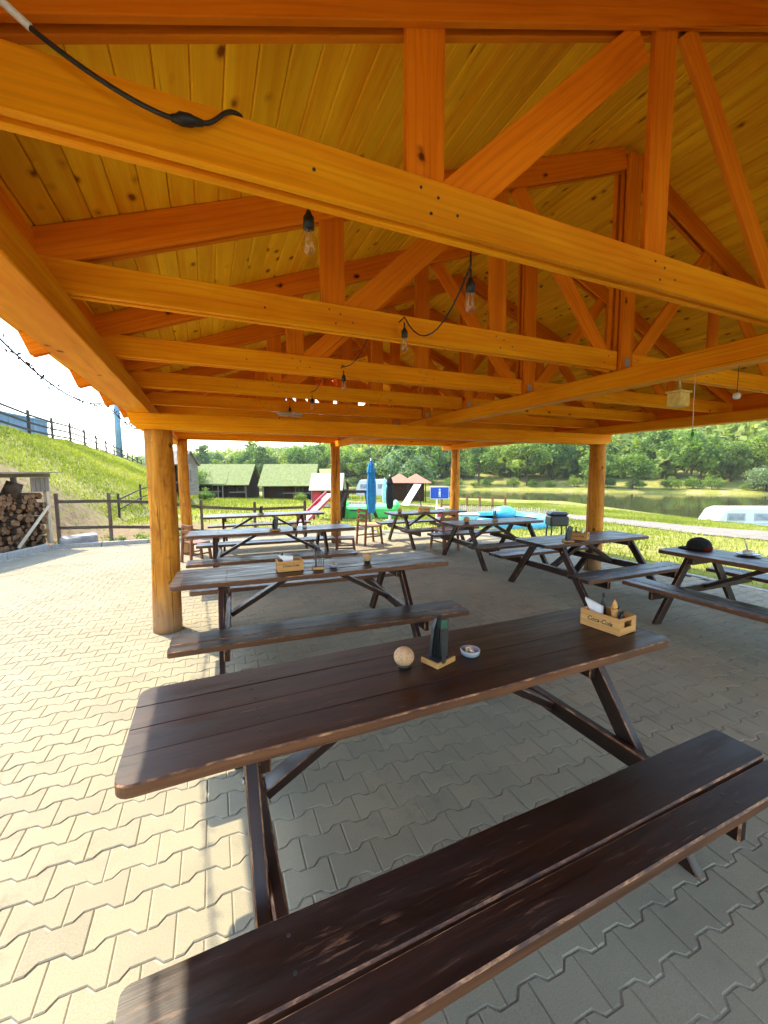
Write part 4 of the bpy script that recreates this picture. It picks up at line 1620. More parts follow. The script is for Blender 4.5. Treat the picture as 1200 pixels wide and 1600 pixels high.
def cabin(name, label, x, y, wd, dp, wall_h, roof_h, rz, roof_mat='cabin_roof', wall_mat='cabin_wall', ov=0.35):
    b = thing(name, label, 'cabin', (x, y, tz(x, y) - 0.05), rz, 'camp cabins')
    # walls: back, sides, front with a porch opening
    box('wall', b, (0, dp / 2 - 0.06, wall_h / 2), (wd, 0.12, wall_h), wall_mat, 0.01)
    for s in (-1, 1):
        box('wall', b, (s * (wd / 2 - 0.06), 0.001, wall_h / 2), (dp - 0.25, 0.12, wall_h - 0.004), wall_mat, 0.01, rot=(0, 0, R(90)))
    box('wall', b, (0, -dp / 2 + 1.2, wall_h / 2), (wd - 0.25, 0.12, wall_h - 0.01), wall_mat, 0.01)
    box('door', b, (-wd * 0.18, -dp / 2 + 1.12, 0.95), (0.8, 0.05, 1.9), 'dark_fence_wood', 0.01)
    w_ = box('window', b, (wd * 0.2, -dp / 2 + 1.12, 1.25), (0.9, 0.05, 0.8), 'grey_wood', 0.01)
    box('pane', w_, (0, -0.03, 0), (0.78, 0.02, 0.68), 'dark_glass', 0)
    for s in (-1, 1):
        beam('porch_post', b, (s * (wd / 2 - 0.12), -dp / 2 + 0.1, 0), (s * (wd / 2 - 0.12), -dp / 2 + 0.1, wall_h), 0.12, 0.12, 'grey_wood', up=(1, 0, 0))
    box('porch_rail', b, (wd * 0.18, -dp / 2 + 0.1, 0.85), (wd * 0.55, 0.06, 0.10), 'grey_wood', 0.01)
    # two roof slopes, ridge along the front
    for s in (-1, 1):
        run = dp / 2 + ov
        beam('roof', b, (0, s * 0.02, wall_h + roof_h), (0, s * run, wall_h - roof_h * ov / (dp / 2)), 0.10, wd + 2 * ov, roof_mat, bevel=0.01)
    for s in (-1, 1):
        bm = bmesh.new()
        tri = [(-dp / 2, wall_h), (dp / 2, wall_h), (0, wall_h + roof_h - 0.08)]
        fa = [bm.verts.new((s * (wd / 2 - 0.02), yy, zz)) for yy, zz in tri]
        fb = [bm.verts.new((s * (wd / 2 - 0.12), yy, zz)) for yy, zz in tri]
        bm.faces.new(fa)
        bm.faces.new(fb[::-1])
        for k in range(3):
            k2 = (k + 1) % 3
            bm.faces.new((fa[k2], fa[k], fb[k], fb[k2]))
        bmesh.ops.recalc_face_normals(bm, faces=bm.faces)
        to_obj('gable', bm, wall_mat, b)
    return b


VR = -YAW
cabin('cabin', 'camp cabin with a pale green roof half hidden by the slope', -0.6, 50.5, 6.6, 5.0, 1.9, 1.9, VR + R(4))
cabin('cabin', 'narrow camp cabin with green roof and black porch between two others', 3.4, 49.0, 3.2, 5.0, 1.9, 2.0, VR + R(2))
cabin('cabin', 'wide camp cabin with green roof and dark red brown front', 8.9, 46.5, 5.4, 5.2, 1.9, 2.1, VR + R(2))
cabin('cabin', 'camp cabin turned sideways showing its sloping pale roof', 13.4, 49.0, 4.0, 4.6, 1.8, 1.9, VR - R(50))
cabin('shed', 'dark shed on the slope peeking past the second log post', *(lambda p: (p.x, p.y))(Vector((0, 0, CAM_H)) + (CF + CR * ((284 - 600) / F_PX)) * 26.0), 1.35, 2.2, 2.0, 0.8, VR, 'grey_wood', 'grey_wood', 0.12)

# ------------------------------------------------------------------ playground
def at(px, py, depth):
    """world point seen at a photo pixel at a given depth (used only to work out plan positions)"""
    return Vector((0, 0, CAM_H)) + (CF + CR * ((px - 600) / F_PX) - CU * ((py - 800) / F_PX)) * depth


def plan(px, depth):
    p = at(px, 760, depth)
    return p.x, p.y


x, y = plan(513, 17.0)
g0 = tz(x, y)
ph_ = thing('playhouse', 'wooden playhouse tower with pale roof and red panel', 'playhouse', (x, y, g0), VR)
for sx in (-0.55, 0.55):
    for sy in (-0.5, 0.5):
        beam('tower_post', ph_, (sx, sy, 0), (sx, sy, 1.30), 0.09, 0.09, 'dark_fence_wood', up=(1, 0, 0))
box('deck', ph_, (0, 0, 0.55), (1.2, 1.1, 0.06), 'grey_wood', 0.005)
box('red_panel', ph_, (-0.40, -0.56, 0.92), (0.34, 0.03, 0.5), 'play_red', 0.01)
box('dark_panel', ph_, (0.22, -0.56, 0.95), (0.66, 0.03, 0.35), 'dark_fence_wood', 0.01)
for s in (-1, 1):
    beam('roof', ph_, (0, s * 0.02, 1.92), (0, s * 0.80, 1.24), 0.05, 1.35, 'pale_roof', up=(0, 0, 1), bevel=0.005)
x, y = plan(489, 14.0)
sld = thing('slide', 'red and white striped slide below the playhouse', 'slide', (x, y, tz(x, y)), VR)
for k in range(5):
    a = k / 5
    beam('slide_chute', sld, (-0.35 + 0.9 * a, -0.9 + 1.5 * a, 0.06 + 1.0 * a), (-0.35 + 0.9 * (a + 0.195), -0.9 + 1.5 * (a + 0.195), 0.06 + 1.0 * (a + 0.195)), 0.03, 0.42, 'play_red' if k % 2 else 'white_paint', bevel=0.004)
for s in (-1, 1):
    beam('slide_edge', sld, (-0.35 + s * 0.19, -0.9 - s * 0.11, 0.12), (0.55 + s * 0.19, 0.6 - s * 0.11, 1.12), 0.09, 0.03, 'play_red', bevel=0.004)

x, y = plan(556, 16.5)
sw = thing('swing', 'dark timber A-frame swing in front of the green mat', 'swing', (x, y, tz(x, y)), VR + R(-10))
for ex_ in (-0.75, 0.75):
    beam('swing_leg', sw, (ex_, -0.7, 0), (ex_ * 0.55, 0, 1.15), 0.11, 0.11, 'dark_fence_wood', up=(1, 0, 0))
    beam('swing_leg', sw, (ex_, 0.7, 0), (ex_ * 0.55, 0, 1.15), 0.11, 0.11, 'dark_fence_wood', up=(1, 0, 0))
beam('swing_bar', sw, (-0.55, 0, 1.19), (0.55, 0, 1.19), 0.11, 0.11, 'dark_fence_wood')
for s in (-0.2, 0.2):
    to_obj('rope', tube_bm([(s, 0, 0.42), (s, 0, 1.15)], 0.012, 5), 'cotton_strap', sw)
box('swing_seat', sw, (0, 0, 0.41), (0.5, 0.2, 0.04), 'dark_fence_wood', 0.004)

x, y = plan(578, 18.5)
mt = thing('play_mat', 'bright green inflatable play mat beyond the terrace', 'play mat', (x, y, tz(x, y)), VR)
box('cushion', mt, (0, 0, 0.30), (2.4, 1.8, 0.55), 'play_green', 0.09)
for s in (-1, 1):
    box('side_roll', mt, (s * 1.2, 0, 0.42), (0.3, 1.9, 0.7), 'play_green', 0.11)


def closed_parasol(px, depth, h, r, mat, label, base_mat='kerb_concrete', name='parasol'):
    x, y = plan(px, depth)
    t_ = thing(name, label, 'parasol', (x, y, tz(x, y)), 0)
    to_obj('base', lathe_bm([(0.26, 0), (0.26, 0.05), (0.06, 0.09), (0.05, 0.25)], 16), base_mat, t_)
    to_obj('pole', tube_bm([(0, 0, 0.05), (0, 0, h + 0.06)], 0.022, 8), 'grey_metal', t_)
    bm = bmesh.new()
    seg = 16
    rings = []
    for (f, z) in ((0.62, 0.28), (0.85, 0.33), (1.0, 0.5), (0.95, 0.68), (0.72, 0.80), (0.9, 0.84), (0.55, 0.94), (0.15, 1.0)):
        rings.append([bm.verts.new((r * f * (1 + 0.16 * (k % 2)) * math.cos(k * 2 * math.pi / seg), r * f * (1 + 0.16 * (k % 2)) * math.sin(k * 2 * math.pi / seg), h * z)) for k in range(seg)])
    for a, b in zip(rings, rings[1:]):
        for k in range(seg):
            bm.faces.new((a[k], a[(k + 1) % seg], b[(k + 1) % seg], b[k]))
    bm.faces.new(rings[0][::-1])
    bm.faces.new(rings[-1])
    to_obj('canopy', bm, mat, t_)
    to_obj('tie', lathe_bm([(r * 0.80, h * 0.79), (r * 0.80, h * 0.82)], 16), mat, t_)
    return t_


closed_parasol(580, 11.8, 2.12, 0.125, 'blue_fabric', 'closed blue parasol standing past the end of the terrace')
closed_parasol(609, 16.5, 1.85, 0.14, 'black_fabric', 'closed black parasol behind the blue one')
closed_parasol(601, 24.0, 2.0, 0.14, 'pool_teal', 'closed teal parasol far behind the black one')

# blue notice sign
x, y = plan(687, 18.0)
sg_ = thing('notice_sign', 'blue notice sign with a white figure on a white post', 'sign', (x, y, tz(x, y)), VR)
box('board', sg_, (0, 0, 1.22), (0.80, 0.03, 0.50), 'sign_blue', 0.006)
box('border', sg_, (0, 0.012, 1.22), (0.85, 0.02, 0.55), 'white_paint', 0.006)
to_obj('post', tube_bm([(-0.12, 0.02, 0), (-0.12, 0.02, 1.0)], 0.035, 8), 'white_paint', sg_)
bm = lathe_bm([(0.0, -0.004), (0.045, -0.004), (0.045, 0.004), (0, 0.004)], 14)
for v in bm.verts:
    v.co = Vector((v.co.x, -0.021 + v.co.z, 1.36 + v.co.y))
bmesh.ops.recalc_face_normals(bm, faces=bm.faces)
to_obj('pictogram', bm, 'white_paint', sg_)
box('pictogram', sg_, (0, -0.021, 1.22), (0.09, 0.008, 0.15), 'white_paint', 0)
for s in (-1, 1):
    box('pictogram', sg_, (s * 0.026, -0.021, 1.09), (0.03, 0.008, 0.11), 'white_paint', 0, rot=(0, R(s * -5), 0))
x, y = plan(688, 16.5)
pd = thing('pedestal', 'small red and white pedestal at the foot of the blue sign', 'pedestal', (x, y, tz(x, y)), VR)
box('block', pd, (0, 0, 0.30), (0.34, 0.3, 0.60), 'white_paint', 0.02)
box('red_panel', pd, (0, -0.16, 0.42), (0.26, 0.02, 0.34), 'play_red', 0.01)

# red roofed pavilions and a caravan far behind
for i, (px, lab) in enumerate(((624, 'small pink roofed gazebo partly hidden by the black parasol'), (650, 'small pink roofed gazebo under the grey willow'))):
    x, y = plan(px, 42)
    gz_ = thing('gazebo', lab, 'gazebo', (x, y, tz(x, y)), VR)
    for sx in (-1, 1):
        for sy in (-1, 1):
            beam('gazebo_post', gz_, (sx * 0.9, sy * 0.9, 0), (sx * 0.9, sy * 0.9, 2.1), 0.1, 0.1, 'dark_fence_wood', up=(1, 0, 0))
    box('back_panel', gz_, (0, 0.9, 1.0), (1.7, 0.05, 1.9), 'cabin_wall', 0.01)
    bm = bmesh.new()
    ap = bm.verts.new((0, 0, 3.0))
    bs = [bm.verts.new((a * 1.5, b * 1.5, 2.05)) for a, b in ((-1, -1), (1, -1), (1, 1), (-1, 1))]
    for k in range(4):
        bm.faces.new((bs[k], bs[(k + 1) % 4], ap))
    bm.faces.new(bs[::-1])
    to_obj('roof', bm, 'red_roof', gz_)
x, y = plan(644, 30)
tp = thing('tarpaulin', 'white tarpaulin panel leaning in front of the gazebos', 'tarpaulin', (x, y, tz(x, y)), VR)
beam('sheet', tp, (-0.55, 0, 0.2), (0.45, 0.5, 1.75), 0.03, 1.0, 'white_paint')
beam('prop', tp, (0.75, 0.6, 0.0), (0.4, 0.5, 1.7), 0.06, 0.06, 'dark_fence_wood', up=(0, 1, 0))


def caravan(px, depth, length, label):
    x, y = plan(px, depth)
    c = thing('caravan', label, 'caravan', (x, y, tz(x, y)), VR)
    bm = bmesh.new()
    hl = length / 2
    prof = [(-hl, 0.6), (-hl - 0.05, 1.4), (-hl + 0.45, 2.45), (hl - 0.45, 2.55), (hl, 1.7), (hl, 0.6), (hl - 0.4, 0.45), (-hl + 0.4, 0.45)]
    fa = [bm.verts.new((a, -1.0, b)) for a, b in prof]
    fb = [bm.verts.new((a, 1.0, b)) for a, b in prof]
    bm.faces.new(fa)
    bm.faces.new(fb[::-1])
    for k in range(len(prof)):
        k2 = (k + 1) % len(prof)
        bm.faces.new((fa[k2], fa[k], fb[k], fb[k2]))
    bmesh.ops.recalc_face_normals(bm, faces=bm.faces)
    bmesh.ops.bevel(bm, geom=list(bm.edges), offset=0.06, segments=2, affect='EDGES')
    to_obj('body', bm, 'white_paint', c)
    for s in (-0.28, 0.25):
        wn = box('window', c, (length * s, -1.012, 1.65), (length * 0.2, 0.02, 0.55), 'grey_window', 0.01)
    box('door', c, (length * 0.02, -1.012, 1.35), (0.6, 0.02, 1.5), 'paper', 0.01)
    wb = lathe_bm([(0.30, -0.1), (0.30, 0.1)], 16)
    for v in wb.verts:
        v.co = Vector((v.co.x, v.co.z, v.co.y))
    bmesh.ops.recalc_face_normals(wb, faces=wb.faces)
    to_obj('wheel', wb, 'black_rubber', c, (0.1, -0.95, 0.30))
    return c


caravan(583, 52.0, 4.2, 'white caravan parked behind the blue parasol')

# paddling pool with a light picket fence and a brown rail fence behind
x, y = plan(792, 15.5)
pool = thing('paddling_pool', 'round blue paddling pool behind the short tables', 'pool', (x, y, tz(x, y)), VR)
to_obj('rim', lathe_bm([(1.55, 0.0), (1.62, 0.12), (1.60, 0.36), (1.50, 0.42), (1.42, 0.36), (1.42, 0.1), (0, 0.1)], 32), 'pool_blue', pool)
to_obj('water', lathe_bm([(1.43, 0.25), (0.0, 0.25)], 32), 'pool_teal', pool)
bm = bmesh.new()
bmesh.ops.create_uvsphere(bm, u_segments=16, v_segments=8, radius=0.45)
for v in bm.verts:
    v.co.z = v.co.z * 0.62
tb = to_obj('inflatable', bm, 'pool_blue', None, (x - 0.1, y, tz(x, y) + 0.50), True)
tag(tb, 'blue inflatable toy floating in the paddling pool', 'inflatable')
x, y = plan(728, 15.0)
tbx = thing('toy_tub', 'pale teal plastic tub left of the paddling pool', 'tub', (x, y, tz(x, y)), VR)
box('tub', tbx, (0, 0, 0.22), (0.9, 0.6, 0.40), 'pool_teal', 0.05)
box('lid', tbx, (0, 0, 0.45), (0.95, 0.65, 0.05), 'white_paint', 0.02)
pk = None
x0, y0 = plan(716, 20.0)
x1, y1 = plan(868, 17.0)
pk = thing('picket_fence', 'whitish picket fence behind the paddling pool', 'fence', (x0, y0, tz(x0, y0)))
nP_ = 44
for i in range(nP_):
    f = i / (nP_ - 1)
    px_, py_ = (x1 - x0) * f, (y1 - y0) * f
    zz = tz(x0 + px_, y0 + py_) - tz(x0, y0)
    beam('picket', pk, (px_, py_, zz), (px_, py_, zz + 0.62 + 0.03 * math.sin(i * 2.1)), 0.07, 0.02, 'pale_wood', up=(x1 - x0, y1 - y0, 0), bevel=0.004)
for h in (0.15, 0.48):
    beam('picket_rail', pk, (0, 0.03, h), (x1 - x0, y1 - y0 + 0.03, h + tz(x1, y1) - tz(x0, y0)), 0.06, 0.03, 'pale_wood', bevel=0.004)
fpts = []
for k in range(6):
    x, y = plan(690 + 20 * k, 26.0)
    fpts.append((x, y, tz(x, y)))
rail_fence('rail_fence', 'thin brown rail fence in the meadow behind the pool', fpts, (0.45, 0.95), 1.05, 0.10, 'chair_wood', 0.07)

# dark barbecue beside the lawn
x, y = plan(872, 9.6)
bb = thing('barbecue', 'dark box barbecue on thin legs behind the short table', 'barbecue', (x, y, tz(x, y)), VR)
box('firebox', bb, (0, 0, 0.62), (0.44, 0.36, 0.24), 'black_metal', 0.03)
box('lid', bb, (0, 0, 0.79), (0.42, 0.34, 0.10), 'black_metal', 0.04)
for sx in (-1, 1):
    for sy in (-1, 1):
        beam('leg', bb, (sx * 0.20, sy * 0.15, 0), (sx * 0.17, sy * 0.13, 0.52), 0.03, 0.03, 'black_metal', up=(1, 0, 0))
box('shelf', bb, (0, 0, 0.16), (0.36, 0.28, 0.02), 'grey_metal', 0.003)


def chair(x, y, rz, label, s=1.0):
    c = thing('wooden_chair', label, 'chair', (x, y, tz(x, y) if not in_paving(x, y) else 0), rz, 'reddish wooden chairs around the terrace')
    box('seat', c, (0, 0, 0.44 * s), (0.42 * s, 0.42 * s, 0.035), 'chair_wood', 0.006)
    for sx in (-1, 1):
        beam('leg', c, (sx * 0.20 * s, -0.22 * s, 0), (sx * 0.18 * s, -0.18 * s, 0.425 * s), 0.045, 0.045, 'chair_wood', up=(1, 0, 0))
        beam('back_leg', c, (sx * 0.20 * s, 0.26 * s, 0), (sx * 0.18 * s, 0.20 * s, 0.86 * s), 0.045, 0.045, 'chair_wood', up=(1, 0, 0))
    for z in (0.58, 0.70, 0.82):
        beam('back_slat', c, (-0.17 * s, 0.225 * s, z * s), (0.17 * s, 0.225 * s, z * s), 0.07 * s, 0.018, 'chair_wood')
    for sx in (-1, 1):
        beam('stretcher', c, (sx * 0.19 * s, -0.20 * s, 0.2 * s), (sx * 0.19 * s, 0.24 * s, 0.2 * s), 0.03, 0.02, 'chair_wood')
    return c


chair(-0.22, 8.55, R(120), 'reddish wooden chair beside the thick log post', 0.85)
chair(3.55, 8.95, R(100), 'reddish wooden chair at the end of the farthest short table')
chair(4.75, 7.55, R(185), 'reddish wooden chair between the two farthest short tables')
chair(2.62, 7.95, R(70), 'reddish wooden chair at the end of the third long table', 0.8)

# yellow legged stool group by the blue parasol
x, y = plan(580, 11.2)
ys = thing('play_stool', 'yellow legged stool below the closed blue parasol', 'stool', (x, y, tz(x, y)), VR)
box('seat', ys, (0, 0, 0.33), (0.42, 0.34, 0.04), 'play_yellow', 0.008)
for sx in (-1, 1):
    for sy in (-1, 1):
        beam('leg', ys, (sx * 0.20, sy * 0.15, 0), (sx * 0.15, sy * 0.12, 0.31), 0.05, 0.05, 'play_yellow', up=(1, 0, 0))

# ------------------------------------------------------------------ boat on the river
x, y = plan(1180, 27.0)
boat = thing('boat', 'white boat with two grey framed windows moored beside the gravel path', 'boat', (x, y, WATER_Z - 0.22), VR + R(-9))
bm = bmesh.new()
secs = []
for i in range(11):
    f = i / 10
    xx = -2.95 + 9.3 * f
    wd = 1.25 * (1 - (1 - min(1, f / 0.35)) ** 2.2 * 0.8)
    zz0 = -0.2
    zz1 = 0.95 + 0.35 * (1 - min(1, f / 0.4)) ** 2
    secs.append([bm.verts.new(p) for p in ((xx, -wd, zz1), (xx, -wd * 0.8, zz0), (xx, wd * 0.8, zz0), (xx, wd, zz1))])
for a, b in zip(secs, secs[1:]):
    for k in range(4):
        bm.faces.new((a[k], a[(k + 1) % 4], b[(k + 1) % 4], b[k]))
bm.faces.new(secs[0])
bm.faces.new(secs[-1][::-1])
bmesh.ops.recalc_face_normals(bm, faces=bm.faces)
to_obj('hull', bm, 'white_paint', boat)
bm = bmesh.new()
prof = [(-2.80, 0.98), (-2.35, 1.80), (-1.9, 1.98), (6.0, 2.02), (6.2, 0.98)]
fa = [bm.verts.new((a, -1.02, b)) for a, b in prof]
fb = [bm.verts.new((a, 1.02, b)) for a, b in prof]
bm.faces.new(fa)
bm.faces.new(fb[::-1])
for k in range(len(prof)):
    k2 = (k + 1) % len(prof)
    bm.faces.new((fa[k2], fa[k], fb[k], fb[k2]))
bmesh.ops.recalc_face_normals(bm, faces=bm.faces)
bmesh.ops.bevel(bm, geom=list(bm.edges), offset=0.05, segments=2, affect='EDGES')
to_obj('cabin', bm, 'white_paint', boat)
for k, xx in enumerate((-1.62, -0.05, 1.6, 3.2, 4.8)):
    wn = box('window', boat, (xx, -1.035, 1.42), (1.05, 0.03, 0.50), 'grey_metal', 0.01)
    box('pane', wn, (0, -0.017, 0), (0.90, 0.01, 0.38), 'grey_window', 0)
box('rubbing_strake', boat, (2.6, -1.27, 0.92), (7.4, 0.05, 0.07), 'white_paint', 0.01)

# ------------------------------------------------------------------ bridge far away
xa, ya = plan(250, 175)
xb, yb = plan(640, 215)
br = thing('bridge', 'long low steel bridge crossing behind the cabins', 'bridge', (xa, ya, -2.0))
dx, dy = xb - xa, yb - ya
beam('deck', br, (-dx * 0.2, -dy * 0.2, 7.0), (dx * 1.05, dy * 1.05, 7.6), 1.1, 5.0, 'bridge_steel')
beam('railing', br, (-dx * 0.2, -dy * 0.2, 8.1), (dx * 1.05, dy * 1.05, 8.7), 0.15, 4.4, 'bridge_steel')
for f in (0.05, 0.30, 0.56, 0.86):
    beam('pier', br, (dx * f, dy * f, -3), (dx * f, dy * f, 6.5 + 0.5 * f), 4.6, 2.4, 'bridge_steel', up=(1, 0, 0))

# ------------------------------------------------------------------ trees


def leaf_cloud(centres, radii, n_each, size, seed, squash=0.8, up=0.35):
    """Many leaf-sized quads spread around clump centres; returns verts, faces, tint."""
    g = np.random.default_rng(seed)
    nC = len(centres)
    N = nC * n_each
    ci = np.repeat(np.arange(nC), n_each)
    d = g.normal(size=(N, 3))
    d /= np.linalg.norm(d, axis=1)[:, None]
    rad = g.random(N) ** 0.45
    P = centres[ci] + d * (radii[ci] * rad)[:, None] * np.array([1, 1, squash])
    nrm = d * 0.8 + g.normal(size=(N, 3)) * 0.7 + np.array([0, 0, up])
    nrm /= np.linalg.norm(nrm, axis=1)[:, None]
    a = np.cross(nrm, g.normal(size=(N, 3)))
    a /= np.maximum(np.linalg.norm(a, axis=1)[:, None], 1e-6)
    b = np.cross(nrm, a)
    s = size * g.uniform(0.6, 1.3, N)[:, None]
    V = np.stack([P - a * s, P + b * s * 0.55, P + a * s, P - b * s * 0.55], 1).reshape(-1, 3)
    F = np.arange(N * 4)
    cl = g.uniform(0, 1, nC)
    tint = np.clip(cl[ci] * 0.65 + g.uniform(0, 0.35, N), 0, 1)
    return V, F, tint


def crown_mesh(seed, kind='round', mat='leaf_green'):
    g = np.random.default_rng(seed)
    nC = 34
    if kind == 'round':
        d = g.normal(size=(nC, 3))
        d /= np.linalg.norm(d, axis=1)[:, None]
        r = g.uniform(0.35, 1.0, nC) ** 0.6
        c = d * r[:, None] * np.array([0.36, 0.36, 0.33]) + np.array([0, 0, 0.60])
        c[:, :2] *= (1.15 - 0.55 * np.clip((c[:, 2] - 0.45) / 0.5, 0, 1))[:, None]
        rad = g.uniform(0.10, 0.17, nC)
    elif kind == 'tall':
        z = g.uniform(0.18, 0.95, nC)
        a = g.uniform(0, 6.28, nC)
        rr_ = (0.20 - 0.15 * np.abs(z - 0.45) ** 1.2) * g.uniform(0.3, 1.0, nC)
        c = np.stack([rr_ * np.cos(a), rr_ * np.sin(a), z], 1)
        rad = g.uniform(0.07, 0.12, nC)
    elif kind == 'willow':
        d = g.normal(size=(nC, 3))
        d /= np.linalg.norm(d, axis=1)[:, None]
        c = d * np.array([0.52, 0.52, 0.26]) * g.uniform(0.5, 1.0, nC)[:, None] + np.array([0, 0, 0.58])
        c[:, 2] -= 0.22 * np.linalg.norm(c[:, :2], axis=1) ** 1.3
        rad = g.uniform(0.13, 0.20, nC)
    else:  # bush
        d = g.normal(size=(nC, 3))
        d /= np.linalg.norm(d, axis=1)[:, None]
        d[:, 2] = np.abs(d[:, 2])
        c = d * np.array([0.45, 0.45, 0.55]) * g.uniform(0.4, 1.0, nC)[:, None] + np.array([0, 0, 0.18])
        rad = g.uniform(0.15, 0.24, nC)
    V, F, T = leaf_cloud(c, rad, 75, 0.030, seed + 1)
    return raw_mesh('crown', V, F, 4, mat, T)


def trunk_mesh(seed):
    rr = random.Random(seed)
    bm = tube_bm([(0, 0, -0.03), (0.004, 0.003, 0.18), (-0.006, 0.004, 0.42), (0.004, -0.004, 0.68)], [0.034, 0.024, 0.018, 0.008], 8)
    for k in range(6):
        z = rr.uniform(0.22, 0.55)
        a = k * 1.05 + rr.uniform(-0.3, 0.3)
        l = rr.uniform(0.16, 0.30)
        tube_bm([(0, 0, z), (math.cos(a) * l * 0.5, math.sin(a) * l * 0.5, z + l * 0.42), (math.cos(a) * l, math.sin(a) * l, z + l * 0.75)], [0.011, 0.008, 0.003], 6, bm)
    me = bpy.data.meshes.new('trunk')
    bm.to_mesh(me)
    bm.free()
    me.materials.append(MATS['bark'])
    return me


CROWNS = {'round': [crown_mesh(11 + k, 'round') for k in range(4)], 'tall': [crown_mesh(31 + k, 'tall') for k in range(2)],
          'willow': [crown_mesh(51, 'willow', 'leaf_willow')], 'bush': [crown_mesh(61 + k, 'bush') for k in range(3)],
          'greybush': [crown_mesh(71, 'bush', 'leaf_willow')]}
TRUNKS = [trunk_mesh(k) for k in range(3)]
tr_i = 0


def tree(x, y, h, kind, label, group=None, wide=1.0, name='tree', cat='tree', z=None):
    global tr_i
    tr_i += 1
    rr = random.Random(tr_i * 13 + 5)
    t_ = thing(name, label, cat, (x, y, (tz(x, y) if z is None else z) - 0.05), rr.uniform(0, 6.28), group)
    sc = (h * wide * rr.uniform(0.95, 1.1), h * wide * rr.uniform(0.95, 1.1), h)
    c = bpy.data.objects.new('crown', CROWNS[kind][tr_i % len(CROWNS[kind])])
    c.scale = sc
    link(c, t_)
    tk = bpy.data.objects.new('trunk', TRUNKS[tr_i % 3])
    tk.scale = (h * 0.8, h * 0.8, h * (0.55 if kind in ('bush', 'greybush') else 1.0))
    link(tk, t_)
    return t_


def nt(n, t):
    return 0.8 * n - 0.6 * t, 0.6 * n + 0.8 * t


x, y = plan(630, 62)
tree(x, y, 8.8, 'willow', 'broad grey green willow standing behind the gazebos', None, 1.15)
# trees and bushes along the far bank of the river
rr = random.Random(21)
for k in range(64):
    t_ = -62 + k * 3.4 + rr.uniform(-1.8, 1.8)
    n_ = rr.choice((102, 107, 112, 118)) + rr.uniform(-3, 3)
    if -12 < t_ < 26 and n_ < 112 and rr.random() < 0.55:
        n_ += 14
    x, y = nt(n_, t_)
    kind = rr.choice(('round', 'round', 'round', 'tall'))
    tree(x, y, rr.uniform(8.5, 13.0), kind, 'leafy green tree in the dense row along the far river bank', 'trees along the far river bank', rr.uniform(0.9, 1.25))
for k in range(44):
    t_ = -60 + k * 4.3 + rr.uniform(-2.0, 2.0)
    n_ = 96.5 + rr.uniform(-0.5, 5)
    x, y = nt(n_, t_)
    tree(x, y, rr.uniform(1.8, 3.6), 'bush', 'low round bush at the water line of the far bank', 'bushes along the far water line', rr.uniform(1.0, 1.6), 'bush', 'bush')
x, y = nt(97.0, -3.5)
tree(x, y, 8.0, 'round', 'big round tree leaning over the water on the far bank', None, 1.3)
x, y = nt(99.5, 3.0)
tree(x, y, 8.8, 'round', 'darker round tree beside the big one leaning over the far water', None, 1.15)
x, y = nt(97.0, -24.0)
tree(x, y, 6.2, 'greybush', 'pale grey green bush at the picture edge on the far bank', None, 1.1, 'bush', 'bush')
x, y = plan(822, 40.0)
tree(x, y, 1.5, 'greybush', 'small grey bush on the near river bank behind the picket fence', None, 1.5, 'bush', 'bush', WATER_Z + 0.1)
# trees behind the camp, in front of the bridge and beyond
for k in range(34):
    px = 296 + k * 12.5
    dep = rr.uniform(105, 170)
    x, y = plan(px + rr.uniform(-5, 5), dep)
    h = rr.uniform(9, 13.5) * dep / 140
    n_ = 0.8 * x + 0.6 * y
    zb = tz(x, y)
    if 60 < n_ < 97:
        continue
    tree(x, y, h, rr.choice(('round', 'round', 'tall')), 'green tree in the wood behind the camp cabins and bridge', 'trees behind the camp', rr.uniform(0.95, 1.3), z=max(zb, -1.0))
for k, (px, dep, h) in enumerate(((305, 44, 3.2), (345, 58, 3.4), (470, 40, 1.2), (318, 36, 1.6))):
    x, y = plan(px, dep)
    tree(x, y, h, 'bush', ['leafy bush beside the dark shed', 'rounded bush behind the first cabin', 'bright green bush in front of the wide cabin', 'small bush on the slope below the shed'][k], None, 1.2, 'bush', 'bush')

# the wooded hillside beyond the river reads as one mass
g = np.random.default_rng(5)
cs, rs = [], []
for _ in range(8200):
    n_ = 114 + 340 * g.random() ** 1.3
    t_ = -190 + 520 * g.random()
    x, y = nt(n_, t_)
    z = tz(x, y)
    r = g.uniform(2.4, 4.8) * (1 + (n_ - 114) / 380)
    cs.append((x, y, z + r * g.uniform(0.7, 1.5)))
    rs.append(r)
V, F, T = leaf_cloud(np.array(cs), np.array(rs), 30, 1.25, 9, 0.95)
o = link(bpy.data.objects.new('forest', raw_mesh('forest', V, F, 4, 'leaf_forest', T)))
tag(o, 'wooded hillside rising beyond the river', 'forest', kind='stuff')

# ------------------------------------------------------------------ grass
g = np.random.default_rng(12)


